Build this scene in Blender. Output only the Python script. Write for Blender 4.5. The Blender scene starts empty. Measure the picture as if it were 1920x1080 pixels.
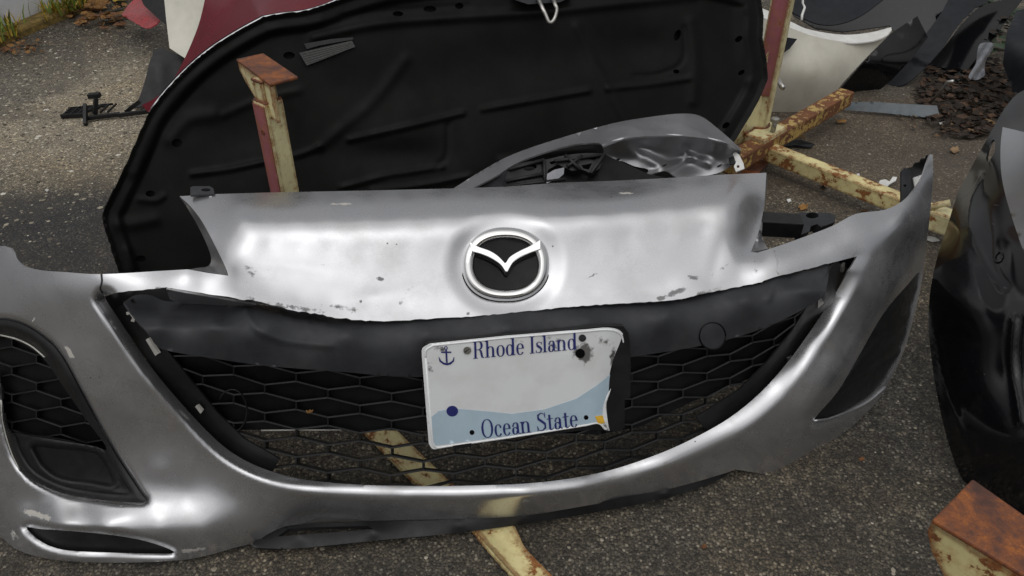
import bpy, bmesh, math, random
import numpy as np
from mathutils import Vector, Matrix
from mathutils.geometry import delaunay_2d_cdt

random.seed(7)
RNG = np.random.default_rng(7)
C = bpy.context.scene.collection
SC = bpy.context.scene

# ------------------------------------------------------------------ camera, sky, sun, exposure
H, PITCH, F = 1.05, math.radians(36.5), 1490.0        # eye height (m), look-down angle, focal length in px of a 1920 px wide picture
cam_d = bpy.data.cameras.new('camera')
cam_d.sensor_width = 36.0
cam_d.lens = F / 1920.0 * 36.0
cam_d.clip_start, cam_d.clip_end = 0.02, 500.0
cam = bpy.data.objects.new('camera', cam_d)
cam.location = (0, 0, H)
cam.rotation_euler = (math.pi / 2 - PITCH, 0, 0)
C.objects.link(cam)
SC.camera = cam

world = bpy.data.worlds.new('World')
SC.world = world
world.use_nodes = True
wn, wl = world.node_tree.nodes, world.node_tree.links
wn.clear()
sky = wn.new('ShaderNodeTexSky')
sky.sky_type = 'NISHITA'
sky.sun_disc = False
SUN_EL, SUN_AZ = math.radians(70), math.radians(195)
sky.sun_elevation, sky.sun_rotation = SUN_EL, SUN_AZ
sky.air_density, sky.dust_density = 1.0, 10.0
hs = wn.new('ShaderNodeHueSaturation')
# an even overcast: the same sky with the blue taken out
hs.inputs['Saturation'].default_value = 0.12
gm_ = wn.new('ShaderNodeGamma'); gm_.inputs['Gamma'].default_value = 0.55      # cloud spreads the light: less contrast between zenith and horizon
bg = wn.new('ShaderNodeBackground')
bg.inputs['Strength'].default_value = 0.15
wo = wn.new('ShaderNodeOutputWorld')
wl.new(sky.outputs[0], hs.inputs['Color'])
wl.new(hs.outputs[0], gm_.inputs['Color']); wl.new(gm_.outputs[0], bg.inputs['Color'])
wl.new(bg.outputs[0], wo.inputs['Surface'])

sun_d = bpy.data.lights.new('sun', 'SUN')
sun_d.energy, sun_d.angle, sun_d.color = 0.5, math.radians(100), (1.0, 0.98, 0.95)
sun = bpy.data.objects.new('sun', sun_d)
sdir = Vector((math.sin(SUN_AZ) * math.cos(SUN_EL), math.cos(SUN_AZ) * math.cos(SUN_EL), math.sin(SUN_EL)))
sun.rotation_euler = sdir.to_track_quat('Z', 'Y').to_euler()
sun.location = sdir * 20
C.objects.link(sun)

SC.view_settings.view_transform = 'Standard'
SC.view_settings.look = 'None'
SC.view_settings.gamma = 1.0
SC.view_settings.use_curve_mapping = False
SC.view_settings.exposure = 0.55

# ------------------------------------------------------------------ measuring: a sight line through the photograph and where it meets a surface
CP, SP = math.cos(PITCH), math.sin(PITCH)
def rays(p):
    p = np.asarray(p, float).reshape(-1, 2)
    u = (p[:, 0] - 960) / F
    v = -(p[:, 1] - 540) / F
    return np.stack([u, CP + v * SP, -SP + v * CP], 1)
def at_t(p, t):
    return rays(p) * np.asarray(t, float).reshape(-1, 1) + np.array([0, 0, H])
def P(px, py, Y):
    r = rays((px, py))[0]
    return Vector(r * (Y / r[1]) + np.array([0, 0, H]))
def G(px, py, z=0.0):
    r = rays((px, py))[0]
    return Vector(r * ((z - H) / r[2]) + np.array([0, 0, H]))

class Depth:
    """A smooth surface through known points (thin plate spline on inverse depth, so planes stay planes)."""
    def __init__(s, ctrl, lam=0.0, relief=None, zc=()):
        c = [(a, b, rays((a, b))[0][1] / Y) for a, b, Y in ctrl]
        c += [(a, b, rays((a, b))[0][2] / (z - H)) for a, b, z in zc]
        c = np.array(c, float)
        s.x = c[:, :2] / 200.0
        n = len(c)
        K = s._k(s.x, s.x) + lam * np.eye(n)
        Pm = np.hstack([np.ones((n, 1)), s.x])
        A = np.zeros((n + 3, n + 3))
        A[:n, :n] = K; A[:n, n:] = Pm; A[n:, :n] = Pm.T
        s.w = np.linalg.lstsq(A, np.concatenate([c[:, 2], np.zeros(3)]), rcond=None)[0]
        s.relief = relief
    @staticmethod
    def _k(a, b):
        d2 = ((a[:, None, :] - b[None, :, :]) ** 2).sum(2)
        return 0.5 * d2 * np.log(d2 + 1e-12)
    def base(s, p):
        p = np.asarray(p, float).reshape(-1, 2) / 200.0
        return 1.0 / (s._k(p, s.x) @ s.w[:-3] + s.w[-3] + p @ s.w[-2:])
    def __call__(s, p):
        t = s.base(p)
        return t + s.relief(np.asarray(p, float).reshape(-1, 2)) if s.relief else t
    def off(s, m):
        return lambda p: s(p) + m

def seg_dist(p, line):
    p = np.asarray(p, float).reshape(-1, 2); L = np.asarray(line, float)
    a, b = L[:-1], L[1:]
    ab = b - a
    q = np.clip(((p[:, None] - a) * ab).sum(2) / np.maximum((ab ** 2).sum(1), 1e-9), 0, 1)
    d = np.linalg.norm(p[:, None] - (a + q[..., None] * ab), axis=2)
    return d.min(1)
def inside(p, poly):
    p = np.asarray(p, float).reshape(-1, 2); Q = np.asarray(poly, float)
    x, y = p[:, 0:1], p[:, 1:2]
    x1, y1 = Q[:, 0], Q[:, 1]
    x2, y2 = np.roll(x1, -1), np.roll(y1, -1)
    with np.errstate(divide='ignore', invalid='ignore'):
        hit = ((y1 > y) != (y2 > y)) & (x < (x2 - x1) * (y - y1) / (y2 - y1) + x1)
    return hit.sum(1) % 2 == 1
def sm(pts, n=6):
    """Open Catmull-Rom through the points."""
    Q = np.asarray(pts, float)
    E = np.vstack([2 * Q[0] - Q[1], Q, 2 * Q[-1] - Q[-2]])
    out = []
    for i in range(1, len(E) - 2):
        for k in range(n):
            u = k / n
            out.append(0.5 * (2 * E[i] + (E[i + 1] - E[i - 1]) * u + (2 * E[i - 1] - 5 * E[i] + 4 * E[i + 1] - E[i + 2]) * u * u + (3 * E[i] - E[i - 1] - 3 * E[i + 1] + E[i + 2]) * u ** 3))
    out.append(Q[-1])
    return [tuple(a) for a in out]
def smc(pts, n=6):
    """Closed Catmull-Rom."""
    Q = list(pts)
    o = sm([Q[-1]] + Q + [Q[0], Q[1]], n)
    return o[n:-n - 1]
def ell(cx, cy, rx, ry, n=24, a0=0.0, rot=0.0, sq=1.0):
    out = []
    for i in range(n):
        a = a0 + 2 * math.pi * i / n
        c, s = math.cos(a), math.sin(a)
        x = rx * math.copysign(abs(c) ** sq, c); y = ry * math.copysign(abs(s) ** sq, s)
        out.append((cx + x * math.cos(rot) - y * math.sin(rot), cy + x * math.sin(rot) + y * math.cos(rot)))
    return out
def densify(poly, sp, closed=True):
    Q = [np.array(q, float) for q in poly]
    out = []
    for i in range(len(Q) if closed else len(Q) - 1):
        a, b = Q[i], Q[(i + 1) % len(Q)]
        k = max(1, int(round(np.linalg.norm(b - a) / sp)))
        for j in range(k):
            out.append(a + (b - a) * j / k)
    if not closed: out.append(Q[-1])
    return np.array(out)
def ss(x, a=0.0, b=1.0):
    x = np.clip((x - a) / (b - a), 0, 1)
    return x * x * (3 - 2 * x)
def gau(p, x, y, rx, ry=None, rot=0.0):
    ry = ry or rx
    dx, dy = p[:, 0] - x, p[:, 1] - y
    c, s = math.cos(rot), math.sin(rot)
    return np.exp(-((dx * c + dy * s) / rx) ** 2 - ((-dx * s + dy * c) / ry) ** 2)

# ------------------------------------------------------------------ linking, tagging
def link(name, verts, faces, mat, parent=None, smooth=True, loc=None):
    me = bpy.data.meshes.new(name)
    me.from_pydata([tuple(v) for v in verts], [], [tuple(f) for f in faces])
    if smooth: me.shade_smooth()
    if mat: me.materials.append(mat)
    o = bpy.data.objects.new(name, me)
    C.objects.link(o)
    if parent: adopt(o, parent)
    return o
def adopt(o, parent):
    o.parent = parent
    top = parent
    off = Vector((0, 0, 0))
    while top is not None:
        off += top.location; top = top.parent
    # geometry is given in world units: move it into the parent's frame
    o.data.transform(Matrix.Translation(-off))
    return o
def thing(name, label, cat, loc, group=None):
    o = bpy.data.objects.new(name, None)
    o.empty_display_size = 0.05
    o.location = loc
    C.objects.link(o)
    o['label'] = label; o['category'] = cat
    if group: o['group'] = group
    return o
def tag(o, label, cat, group=None):
    o['label'] = label; o['category'] = cat
    if group: o['group'] = group
    return o
def ground_origin(o):
    """Put a one-mesh thing's origin at its base."""
    me = o.data
    n = len(me.vertices)
    a = np.empty(n * 3); me.vertices.foreach_get('co', a); a = a.reshape(-1, 3)
    c = Vector(((a[:, 0].min() + a[:, 0].max()) / 2, (a[:, 1].min() + a[:, 1].max()) / 2, a[:, 2].min()))
    me.transform(Matrix.Translation(-c)); o.location = o.location + c
    return o
def kind(o, k):
    o['kind'] = k
    return o

# ------------------------------------------------------------------ sheet: a shell with a traced outline, lying on a Depth surface, with real thickness
def sheet(name, outline, depth, mat, parent=None, holes=(), sp=8.0, thick=0.003, attrs=None, minz=None, front_mat=None):
    B = [densify(outline, sp)] + [densify(h, min(sp, 5.0)) for h in holes]
    lo, hi = B[0].min(0), B[0].max(0)
    gx = np.arange(lo[0], hi[0], sp); gy = np.arange(lo[1], hi[1], sp * 0.866)
    X, Y = np.meshgrid(gx, gy)
    X = X + (np.arange(len(gy)) % 2)[:, None] * sp / 2
    g = np.stack([X.ravel(), Y.ravel()], 1) + RNG.uniform(-.04, .04, (X.size, 2)) * sp
    ok = inside(g, B[0])
    for h in B[1:]: ok &= ~inside(g, h)
    g = g[ok]
    for b in B:
        if len(g): g = g[seg_dist(g, np.vstack([b, b[:1]])) > 0.55 * sp]
    pts = np.vstack(B + [g]) if len(g) else np.vstack(B)
    edges, k = [], 0
    for b in B:
        n = len(b)
        edges += [(k + i, k + (i + 1) % n) for i in range(n)]
        k += n
    V2, _, T, _, _, _ = delaunay_2d_cdt([Vector(p) for p in pts], edges, [], 0, 1e-4)
    V2 = np.array([(v[0], v[1]) for v in V2]); T = np.array([t[:3] for t in T])
    cen = V2[T].mean(1)
    ok = inside(cen, B[0])
    for h in B[1:]: ok &= ~inside(cen, h)
    T = T[ok]
    used = np.unique(T); re = -np.ones(len(V2), int); re[used] = np.arange(len(used))
    V2 = V2[used]; T = re[T]
    V = at_t(V2, depth(V2))
    if minz is not None: V[:, 2] = np.maximum(V[:, 2], minz)
    a, b, c = V[T[:, 0]], V[T[:, 1]], V[T[:, 2]]
    fn = np.cross(b - a, c - a)
    flip = (fn * ((a + b + c) / 3 - np.array([0, 0, H]))).sum(1) > 0
    T[flip] = T[flip][:, ::-1]; fn[flip] *= -1
    vn = np.zeros_like(V)
    for i in range(3): np.add.at(vn, T[:, i], fn)
    vn /= np.maximum(np.linalg.norm(vn, axis=1, keepdims=True), 1e-12)
    W = V - vn * thick
    n = len(V)
    e = np.vstack([T[:, [0, 1]], T[:, [1, 2]], T[:, [2, 0]]])
    key = np.sort(e, 1)
    _, inv, cnt = np.unique(key, axis=0, return_inverse=True, return_counts=True)
    rim = e[cnt[inv.ravel()] == 1]
    R = np.vstack([V[rim[:, 0]], V[rim[:, 1]], W[rim[:, 1]], W[rim[:, 0]]])
    m = len(rim); ar = np.arange(m) + 2 * n
    Q = np.stack([ar + m, ar, ar + 3 * m, ar + 2 * m], 1)
    verts = np.vstack([V, W, R])
    faces = T.tolist() + (T[:, ::-1] + n).tolist() + Q.tolist()
    o = link(name, verts, faces, mat, parent)
    if front_mat:
        o.data.materials.append(front_mat)
        o.data.polygons.foreach_set('material_index', np.concatenate([np.ones(len(T), int), np.zeros(len(T) + m, int)]))
    for k, f in (attrs or {}).items():
        val = f(V2)
        full = np.concatenate([val, val, np.zeros(4 * m)])
        at = o.data.attributes.new(k, 'FLOAT', 'POINT')
        at.data.foreach_set('value', full.astype(np.float32))
    return o

class MB:
    """Collects boxes, tubes and prisms in world units; build() links them as one mesh object."""
    def __init__(s): s.v, s.f = [], []
    def add(s, v, f):
        k = len(s.v)
        s.v += [tuple(x) for x in v]; s.f += [tuple(i + k for i in q) for q in f]
        return s
    def bar(s, p, q, w, h, up=(0, 0, 1), taper=1.0):
        p, q, up = Vector(p), Vector(q), Vector(up)
        d = (q - p).normalized()
        side = d.cross(up).normalized(); u = side.cross(d).normalized()
        v = []
        for c, k in ((p, 1.0), (q, taper)):
            for a, b in ((-1, -1), (1, -1), (1, 1), (-1, 1)):
                v.append(c + side * (a * w / 2 * k) + u * (b * h / 2 * k))
        return s.add(v, [(3, 2, 1, 0), (4, 5, 6, 7), (0, 1, 5, 4), (1, 2, 6, 5), (2, 3, 7, 6), (3, 0, 4, 7)])
    def tube(s, pts, r, n=8, cap=True):
        pts = [Vector(p) for p in pts]
        rs = r if isinstance(r, (list, tuple)) else [r] * len(pts)
        v, f = [], []
        up = Vector((0.13, 0.31, 0.94))
        for i, p in enumerate(pts):
            d = (pts[min(i + 1, len(pts) - 1)] - pts[max(i - 1, 0)]).normalized()
            a = d.cross(up)
            if a.length < 1e-3: a = d.cross(Vector((1, 0, 0)))
            a.normalize(); b = d.cross(a)
            for k in range(n):
                an = 2 * math.pi * k / n
                v.append(p + (a * math.cos(an) + b * math.sin(an)) * rs[i])
        for i in range(len(pts) - 1):
            for k in range(n):
                f.append((i * n + k, i * n + (k + 1) % n, (i + 1) * n + (k + 1) % n, (i + 1) * n + k))
        if cap:
            f.append(tuple(range(n))[::-1]); f.append(tuple(range((len(pts) - 1) * n, len(pts) * n)))
        return s.add(v, f)
    def prism(s, front, back):
        n = len(front)
        f = [tuple(range(n)), tuple(range(2 * n - 1, n - 1, -1))]
        f += [(i, i + n, (i + 1) % n + n, (i + 1) % n) for i in range(n)]
        return s.add(list(front) + list(back), f)
    def build(s, name, mat, parent=None, smooth=False, bevel=0.0, seg=2):
        o = link(name, s.v, s.f, mat, parent, smooth)
        bm = bmesh.new(); bm.from_mesh(o.data)
        bmesh.ops.recalc_face_normals(bm, faces=bm.faces)
        bm.to_mesh(o.data); bm.free()
        if bevel:
            m = o.modifiers.new('bevel', 'BEVEL'); m.width = bevel; m.segments = seg; m.limit_method = 'ANGLE'
        return o
def slab(name, outline, depth, thick, mat, parent=None, bevel=0.0, smooth=False):
    """A plate with straight sides standing `thick` behind its traced front."""
    fr = at_t(outline, depth(np.array(outline, float)))
    n = np.cross(fr[len(fr) // 3] - fr[0], fr[2 * len(fr) // 3] - fr[0]); n /= np.linalg.norm(n)
    if (n * (fr.mean(0) - np.array([0, 0, H]))).sum() < 0: n = -n
    return MB().prism(fr, fr + n * thick).build(name, mat, parent, smooth, bevel)

# ------------------------------------------------------------------ materials
def N(nt, t, **kw):
    n = nt.nodes.new(t)
    for k, v in kw.items():
        if k.startswith('i_'):
            key = k[2:].replace('_', ' ')
            n.inputs[key].default_value = v
        else: setattr(n, k, v)
    return n
def ramp(nt, fac, stops, interp='LINEAR'):
    r = nt.nodes.new('ShaderNodeValToRGB')
    r.color_ramp.interpolation = interp
    while len(r.color_ramp.elements) < len(stops): r.color_ramp.elements.new(0.5)
    for e, (p, c) in zip(r.color_ramp.elements, stops):
        e.position = p
        e.color = (c, c, c, 1) if isinstance(c, (int, float)) else (*c, 1)
    nt.links.new(fac, r.inputs[0])
    return r.outputs[0]
def mixc(nt, fac, a, b, blend='MIX'):
    m = nt.nodes.new('ShaderNodeMix'); m.data_type = 'RGBA'; m.blend_type = blend
    for s, v in ((m.inputs[0], fac), (m.inputs[6], a), (m.inputs[7], b)):
        if hasattr(v, 'is_output') or hasattr(v, 'links'): nt.links.new(v, s)
        elif isinstance(v, (int, float)): s.default_value = v
        else: s.default_value = (*v, 1) if len(v) == 3 else v
    return m.outputs[2]
def mth(nt, op, a, b=None, clamp=False):
    m = nt.nodes.new('ShaderNodeMath'); m.operation = op; m.use_clamp = clamp
    for s, v in ((m.inputs[0], a), (m.inputs[1], b)):
        if v is None: continue
        if isinstance(v, (int, float)): s.default_value = v
        else: nt.links.new(v, s)
    return m.outputs[0]
def noise(nt, scale, detail=4, rough=0.55, vec=None, dist=0.0, mul=None):
    n = nt.nodes.new('ShaderNodeTexNoise')
    n.inputs['Scale'].default_value = scale; n.inputs['Detail'].default_value = detail
    n.inputs['Roughness'].default_value = rough; n.inputs['Distortion'].default_value = dist
    if vec is None:
        vec = nt.nodes.new('ShaderNodeNewGeometry').outputs['Position']
    if mul:
        mp = nt.nodes.new('ShaderNodeMapping'); mp.inputs['Scale'].default_value = mul
        nt.links.new(vec, mp.inputs['Vector']); vec = mp.outputs[0]
    nt.links.new(vec, n.inputs['Vector'])
    return n.outputs[0]
def new_mat(name):
    m = bpy.data.materials.new(name); m.use_nodes = True
    nt = m.node_tree
    return m, nt, nt.nodes['Principled BSDF']
def setc(nt, s, v):
    if isinstance(v, (int, float)): s.default_value = v
    elif isinstance(v, tuple): s.default_value = (*v, 1)
    else: nt.links.new(v, s)
def bump(nt, b, h, strength=0.3, dist=0.001):
    n = nt.nodes.new('ShaderNodeBump'); n.inputs['Strength'].default_value = strength; n.inputs['Distance'].default_value = dist
    nt.links.new(h, n.inputs['Height']); nt.links.new(n.outputs[0], b.inputs['Normal'])

def simple(name, col, rough=0.5, metal=0.0, spec=0.5, var=0.25, scale=30, grain=0.0, gscale=600, coat=0.0, dust=0.0, dustcol=(.22, .2, .17)):
    m, nt, b = new_mat(name)
    n = noise(nt, scale, 5, .6)
    f = ramp(nt, n, [(.3, 1 - var), (.7, 1 + var)])
    base = mixc(nt, 1.0, col, f, 'MULTIPLY')
    r = ramp(nt, noise(nt, scale * 1.7, 4), [(.3, max(rough - .1, .02)), (.7, min(rough + .12, 1))])
    if dust:
        d = mth(nt, 'MULTIPLY', ramp(nt, noise(nt, scale * .35, 7, .68), [(.45, 0.0), (.72, 1.0)]), dust)
        base = mixc(nt, d, base, dustcol)
        r = mixc(nt, d, r, (.8, .8, .8))
    setc(nt, b.inputs['Base Color'], base); setc(nt, b.inputs['Roughness'], r)
    b.inputs['Metallic'].default_value = metal; b.inputs['Specular IOR Level'].default_value = spec
    b.inputs['Coat Weight'].default_value = coat; b.inputs['Coat Roughness'].default_value = .08
    if grain: bump(nt, b, noise(nt, gscale, 3), grain, .0006)
    return m

def silver_paint(name, wear=True, col=(.515, .519, .537), rough=.26):
    m, nt, b = new_mat(name)
    flake = ramp(nt, noise(nt, 2200, 2), [(.3, .9), (.7, 1.1)])
    base = mixc(nt, 1.0, col, flake, 'MULTIPLY')
    dirt = mth(nt, 'MULTIPLY', ramp(nt, noise(nt, 9, 8, .7), [(.50, 0.0), (.78, 1.0)]), .32)
    base = mixc(nt, dirt, base, (.24, .225, .205))
    metal = mth(nt, 'SUBTRACT', .88, mth(nt, 'MULTIPLY', dirt, .7))
    r = ramp(nt, noise(nt, 14, 6, .65), [(.3, rough - .05), (.72, rough + .09)])
    # fine scratches in two directions
    s1 = ramp(nt, noise(nt, 1.0, 3, .5, mul=(14, 700, 700)), [(.70, 0.0), (.74, 1.0)])
    s2 = ramp(nt, noise(nt, 1.0, 3, .5, mul=(600, 26, 500)), [(.72, 0.0), (.76, 1.0)])
    gate = ramp(nt, noise(nt, 6, 3), [(.5, 0.0), (.65, 1.0)])
    sc = mth(nt, 'MULTIPLY', mth(nt, 'MULTIPLY', mth(nt, 'MAXIMUM', s1, s2), gate), .35)
    base = mixc(nt, sc, base, (.55, .55, .54))
    # small dark specks of road tar
    vor = nt.nodes.new('ShaderNodeTexVoronoi'); vor.inputs['Scale'].default_value = 42
    nt.links.new(nt.nodes.new('ShaderNodeNewGeometry').outputs['Position'], vor.inputs['Vector'])
    sp = mth(nt, 'MULTIPLY', ramp(nt, vor.outputs['Distance'], [(.045, 1.0), (.07, 0.0)]), ramp(nt, noise(nt, 11, 2), [(.58, 0.0), (.62, 1.0)]))
    base = mixc(nt, mth(nt, 'MULTIPLY', sp, .8), base, (.03, .03, .03))
    if wear:
        a = nt.nodes.new('ShaderNodeAttribute'); a.attribute_name = 'scuff'
        k = ramp(nt, noise(nt, 75, 7, .72, mul=(1, 1, 1.6)), [(.0, .0), (1.0, 1.0)])
        w = ramp(nt, mth(nt, 'ADD', a.outputs['Fac'], mth(nt, 'MULTIPLY', mth(nt, 'SUBTRACT', k, .5), 1.6)), [(.52, 0.0), (.72, 1.0)])
        w = mth(nt, 'MULTIPLY', w, ramp(nt, a.outputs['Fac'], [(.02, 0.0), (.2, 1.0)]))
        base = mixc(nt, mth(nt, 'MULTIPLY', w, .72), base, (.05, .05, .052))
        c = nt.nodes.new('ShaderNodeAttribute'); c.attribute_name = 'chip'
        w2 = ramp(nt, mth(nt, 'ADD', c.outputs['Fac'], mth(nt, 'MULTIPLY', mth(nt, 'SUBTRACT', k, .5), 1.6)), [(.55, 0.0), (.66, 1.0)])
        w2 = mth(nt, 'MULTIPLY', w2, ramp(nt, c.outputs['Fac'], [(.02, 0.0), (.2, 1.0)]))
        base = mixc(nt, mth(nt, 'MULTIPLY', w2, .75), base, (.42, .39, .34))
        metal = mth(nt, 'MULTIPLY', metal, mth(nt, 'SUBTRACT', 1.0, mth(nt, 'MAXIMUM', w, w2)), True)
        r = mth(nt, 'ADD', r, mth(nt, 'MULTIPLY', mth(nt, 'MAXIMUM', w, w2), .3), True)
    setc(nt, b.inputs['Base Color'], base); setc(nt, b.inputs['Metallic'], metal); setc(nt, b.inputs['Roughness'], r)
    b.inputs['Coat Weight'].default_value = .18; b.inputs['Coat Roughness'].default_value = .28
    bump(nt, b, noise(nt, 26, 3), .06, .0010)
    return m

def rusty_paint(name, paint=(.66, .60, .33), amount=.5, edge=1.0, rustcol=((.045, .016, .008), (.19, .065, .018), (.33, .14, .035))):
    m, nt, b = new_mat(name)
    n1 = noise(nt, 48, 9, .72); n2 = noise(nt, 12, 5, .6); n3 = noise(nt, 210, 5, .7)
    geo = nt.nodes.new('ShaderNodeNewGeometry')
    bv = nt.nodes.new('ShaderNodeBevel'); bv.samples = 6; bv.inputs['Radius'].default_value = .016
    dp = nt.nodes.new('ShaderNodeVectorMath'); dp.operation = 'DOT_PRODUCT'
    nt.links.new(bv.outputs[0], dp.inputs[0]); nt.links.new(geo.outputs['Normal'], dp.inputs[1])
    e = mth(nt, 'MULTIPLY', ramp(nt, mth(nt, 'SUBTRACT', 1.0, dp.outputs['Value']), [(.0, 0.0), (.28, 1.0)]), .33 * edge)
    v = mth(nt, 'ADD', mth(nt, 'MULTIPLY', n1, .62), mth(nt, 'MULTIPLY', n2, .38))
    v = mth(nt, 'ADD', v, e)
    th = .592 - .25 * (amount - .5)
    mask = ramp(nt, v, [(th - .012, 0.0), (th + .012, 1.0)])
    stain = ramp(nt, v, [(th - .10, 0.0), (th, .75)])
    rust = ramp(nt, mth(nt, 'ADD', mth(nt, 'MULTIPLY', n3, .6), mth(nt, 'MULTIPLY', n2, .4)), [(.36, rustcol[0]), (.5, rustcol[1]), (.66, rustcol[2])])
    pt = mixc(nt, 1.0, paint, ramp(nt, noise(nt, 14, 6, .65), [(.3, .75), (.7, 1.1)]), 'MULTIPLY')
    pt = mixc(nt, mth(nt, 'MULTIPLY', stain, .55), pt, (.36, .17, .045))
    setc(nt, b.inputs['Base Color'], mixc(nt, mask, pt, rust))
    setc(nt, b.inputs['Roughness'], ramp(nt, mask, [(0, .42), (1, .85)]))
    h = mth(nt, 'ADD', mth(nt, 'MULTIPLY', mask, -.6), mth(nt, 'MULTIPLY', n3, .5))
    bump(nt, b, h, .5, .0012)
    return m

M = {}
M['silver'] = silver_paint('silver_car_paint')
M['silver_plain'] = silver_paint('silver_car_paint_crumpled', wear=False, rough=.36)
M['black_plastic'] = simple('black_textured_plastic', (.009, .0095, .0105), .44, spec=.34, grain=.25, gscale=900, dust=.06, dustcol=(.12, .11, .10))
M['grey_plastic'] = simple('scuffed_grey_black_plastic', (.022, .0235, .027), .52, spec=.34, grain=.25, gscale=900, dust=.22, dustcol=(.075, .075, .074))
M['mesh_plastic'] = simple('grille_plastic', (.008, .0085, .0095), .42, spec=.32, dust=.06, dustcol=(.1, .1, .1))
M['mesh_back_and_fill'] = simple('grille_backing_and_dark_fill', (.005, .0052, .006), .5, spec=.2)  # grille backing, also the added sheets that darken gaps
M['gloss_black'] = None
def scratched(name, col, rough, spec):
    m, nt, b = new_mat(name)
    base = mixc(nt, 1.0, col, ramp(nt, noise(nt, 20, 5, .6), [(.3, .8), (.7, 1.2)]), 'MULTIPLY')
    a1 = ramp(nt, noise(nt, 1.0, 2, .5, mul=(420, 16, 60)), [(.715, 0.0), (.75, 1.0)])
    a2 = ramp(nt, noise(nt, 1.0, 2, .5, mul=(30, 300, 330)), [(.73, 0.0), (.76, 1.0)])
    sc = mth(nt, 'MULTIPLY', mth(nt, 'MAXIMUM', a1, a2), ramp(nt, noise(nt, 5, 4), [(.48, 0.0), (.66, .55)]))
    du = ramp(nt, noise(nt, 7, 8, .72), [(.56, 0.0), (.85, .16)])
    base = mixc(nt, du, base, (.085, .078, .066))
    base = mixc(nt, sc, base, (.16, .16, .16))
    setc(nt, b.inputs['Base Color'], base)
    setc(nt, b.inputs['Roughness'], mth(nt, 'ADD', rough, mth(nt, 'MULTIPLY', mth(nt, 'MAXIMUM', sc, du), 1.2), True))
    b.inputs['Specular IOR Level'].default_value = spec
    return m
M['gloss_black'] = scratched('scratched_black_paint', (.0040, .0043, .0052), .13, .45)
M['hood_black'] = simple('hood_underside_paint', (.0045, .0045, .0043), .42, spec=.09, var=.3, scale=14, dust=.03, dustcol=(.06, .057, .05), coat=.0)
M['emblem_black'] = simple('emblem_black', (.003, .003, .0035), .3, spec=.2)
M['chrome'] = simple('chrome', (.80, .80, .80), .07, metal=1.0, var=.04, dust=.05)
M['steel'] = simple('bare_steel', (.45, .44, .42), .35, metal=.9, dust=.2)
M['maroon'] = simple('maroon_car_paint', (.110, .003, .010), .14, coat=.15, var=.15, scale=8, dust=.02, dustcol=(.25, .12, .12))
M['red'] = simple('red_car_paint', (.38, .015, .02), .3, coat=.6, dust=.12)
M['white_panel'] = simple('dirty_white_paint', (.56, .54, .47), .45, var=.10, scale=12, dust=.45, dustcol=(.33, .30, .24))
M['white'] = simple('white_plastic', (.66, .66, .64), .5, var=.1, dust=.25)
def rust_mat():
    m, nt, b = new_mat('bare_rusted_steel')
    n1 = noise(nt, 22, 6, .62, dist=.6); n2 = noise(nt, 130, 5, .7); n3 = noise(nt, 480, 3, .6)
    v = mth(nt, 'ADD', mth(nt, 'MULTIPLY', n1, .72), mth(nt, 'MULTIPLY', n2, .28))
    c = ramp(nt, v, [(.34, (.045, .019, .013)), (.46, (.10, .036, .020)), (.54, (.185, .058, .018)), (.63, (.33, .105, .020)), (.72, (.15, .060, .032))])
    c = mixc(nt, 1.0, c, ramp(nt, n3, [(.3, .8), (.7, 1.2)]), 'MULTIPLY')
    setc(nt, b.inputs['Base Color'], c); setc(nt, b.inputs['Roughness'], ramp(nt, n2, [(.3, .5), (.7, .8)]))
    bump(nt, b, mth(nt, 'ADD', n2, n3), .35, .0008)
    return m
M['rust'] = rust_mat()
M['rust_old'] = rusty_paint('rusted_steel', (.24, .095, .032), .80, rustcol=((.045, .016, .008), (.12, .040, .014), (.26, .095, .022)))
M['cream'] = rusty_paint('chipped_cream_paint', (.72, .66, .38), .50)
M['cream_rusty'] = rusty_paint('chipped_cream_paint_rusty', (.68, .60, .30), .62)
M['cream_heavy'] = rusty_paint('cream_paint_eaten_by_rust', (.68, .60, .30), .74, 1.5)
M['beam'] = rusty_paint('mostly_rusted_cream_paint', (.50, .36, .11), .93, rustcol=((.05, .02, .012), (.13, .048, .020), (.22, .085, .028)))
M['pink_primer'] = rusty_paint('faded_red_primer', (.34, .115, .13), .42, .6)
M['label_line'] = simple('printed_lines', (.055, .054, .052), .5)
M['label'] = simple('printed_label', (.022, .021, .020), .5, var=.5, scale=240)
M['grey_strip'] = simple('dusty_blue_grey_plastic', (.12, .145, .165), .6, dust=.4)
M['silver_torn'] = silver_paint('silver_paint_scuffed', wear=False, col=(.36, .362, .38), rough=.42)
M['sky_sheen_grey'] = silver_paint('sky_reflection_grey', wear=False, col=(.40, .41, .43), rough=.34)  # pale grey standing in for sky reflected on the gloss black cover
M['dark_grey'] = simple('dark_blue_grey_panel', (.011, .0125, .016), .42, spec=.18, dust=.04, dustcol=(.05, .05, .05))
M['reflector'] = simple('sticker_yellow', (.72, .42, .04), .5)
M['clip_plastic'] = simple('pale_clip', (.42, .41, .38), .5, dust=.3)
M['plate_blue'] = simple('plate_pale_blue_print', (.46, .59, .69), .4, var=.06, dust=.12)
M['ink'] = simple('plate_navy_ink', (.022, .028, .16), .4, var=.15)
M['leaf_brown'] = simple('dead_leaf', (.13, .055, .02), .8, var=.5, scale=60)
M['leaf_ochre'] = simple('dead_leaf_ochre', (.22, .11, .03), .8, var=.5, scale=60)
M['weed'] = simple('weed_leaf', (.12, .17, .02), .6, var=.5, scale=40)
M['weed_yellow'] = simple('weed_leaf_yellow', (.40, .28, .03), .6, var=.4, scale=40)
M['stick'] = simple('stick', (.22, .14, .07), .8, var=.5)
M['film'] = simple('silvery_plastic_film', (.20, .205, .225), .25, metal=.4, var=.3)

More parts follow.
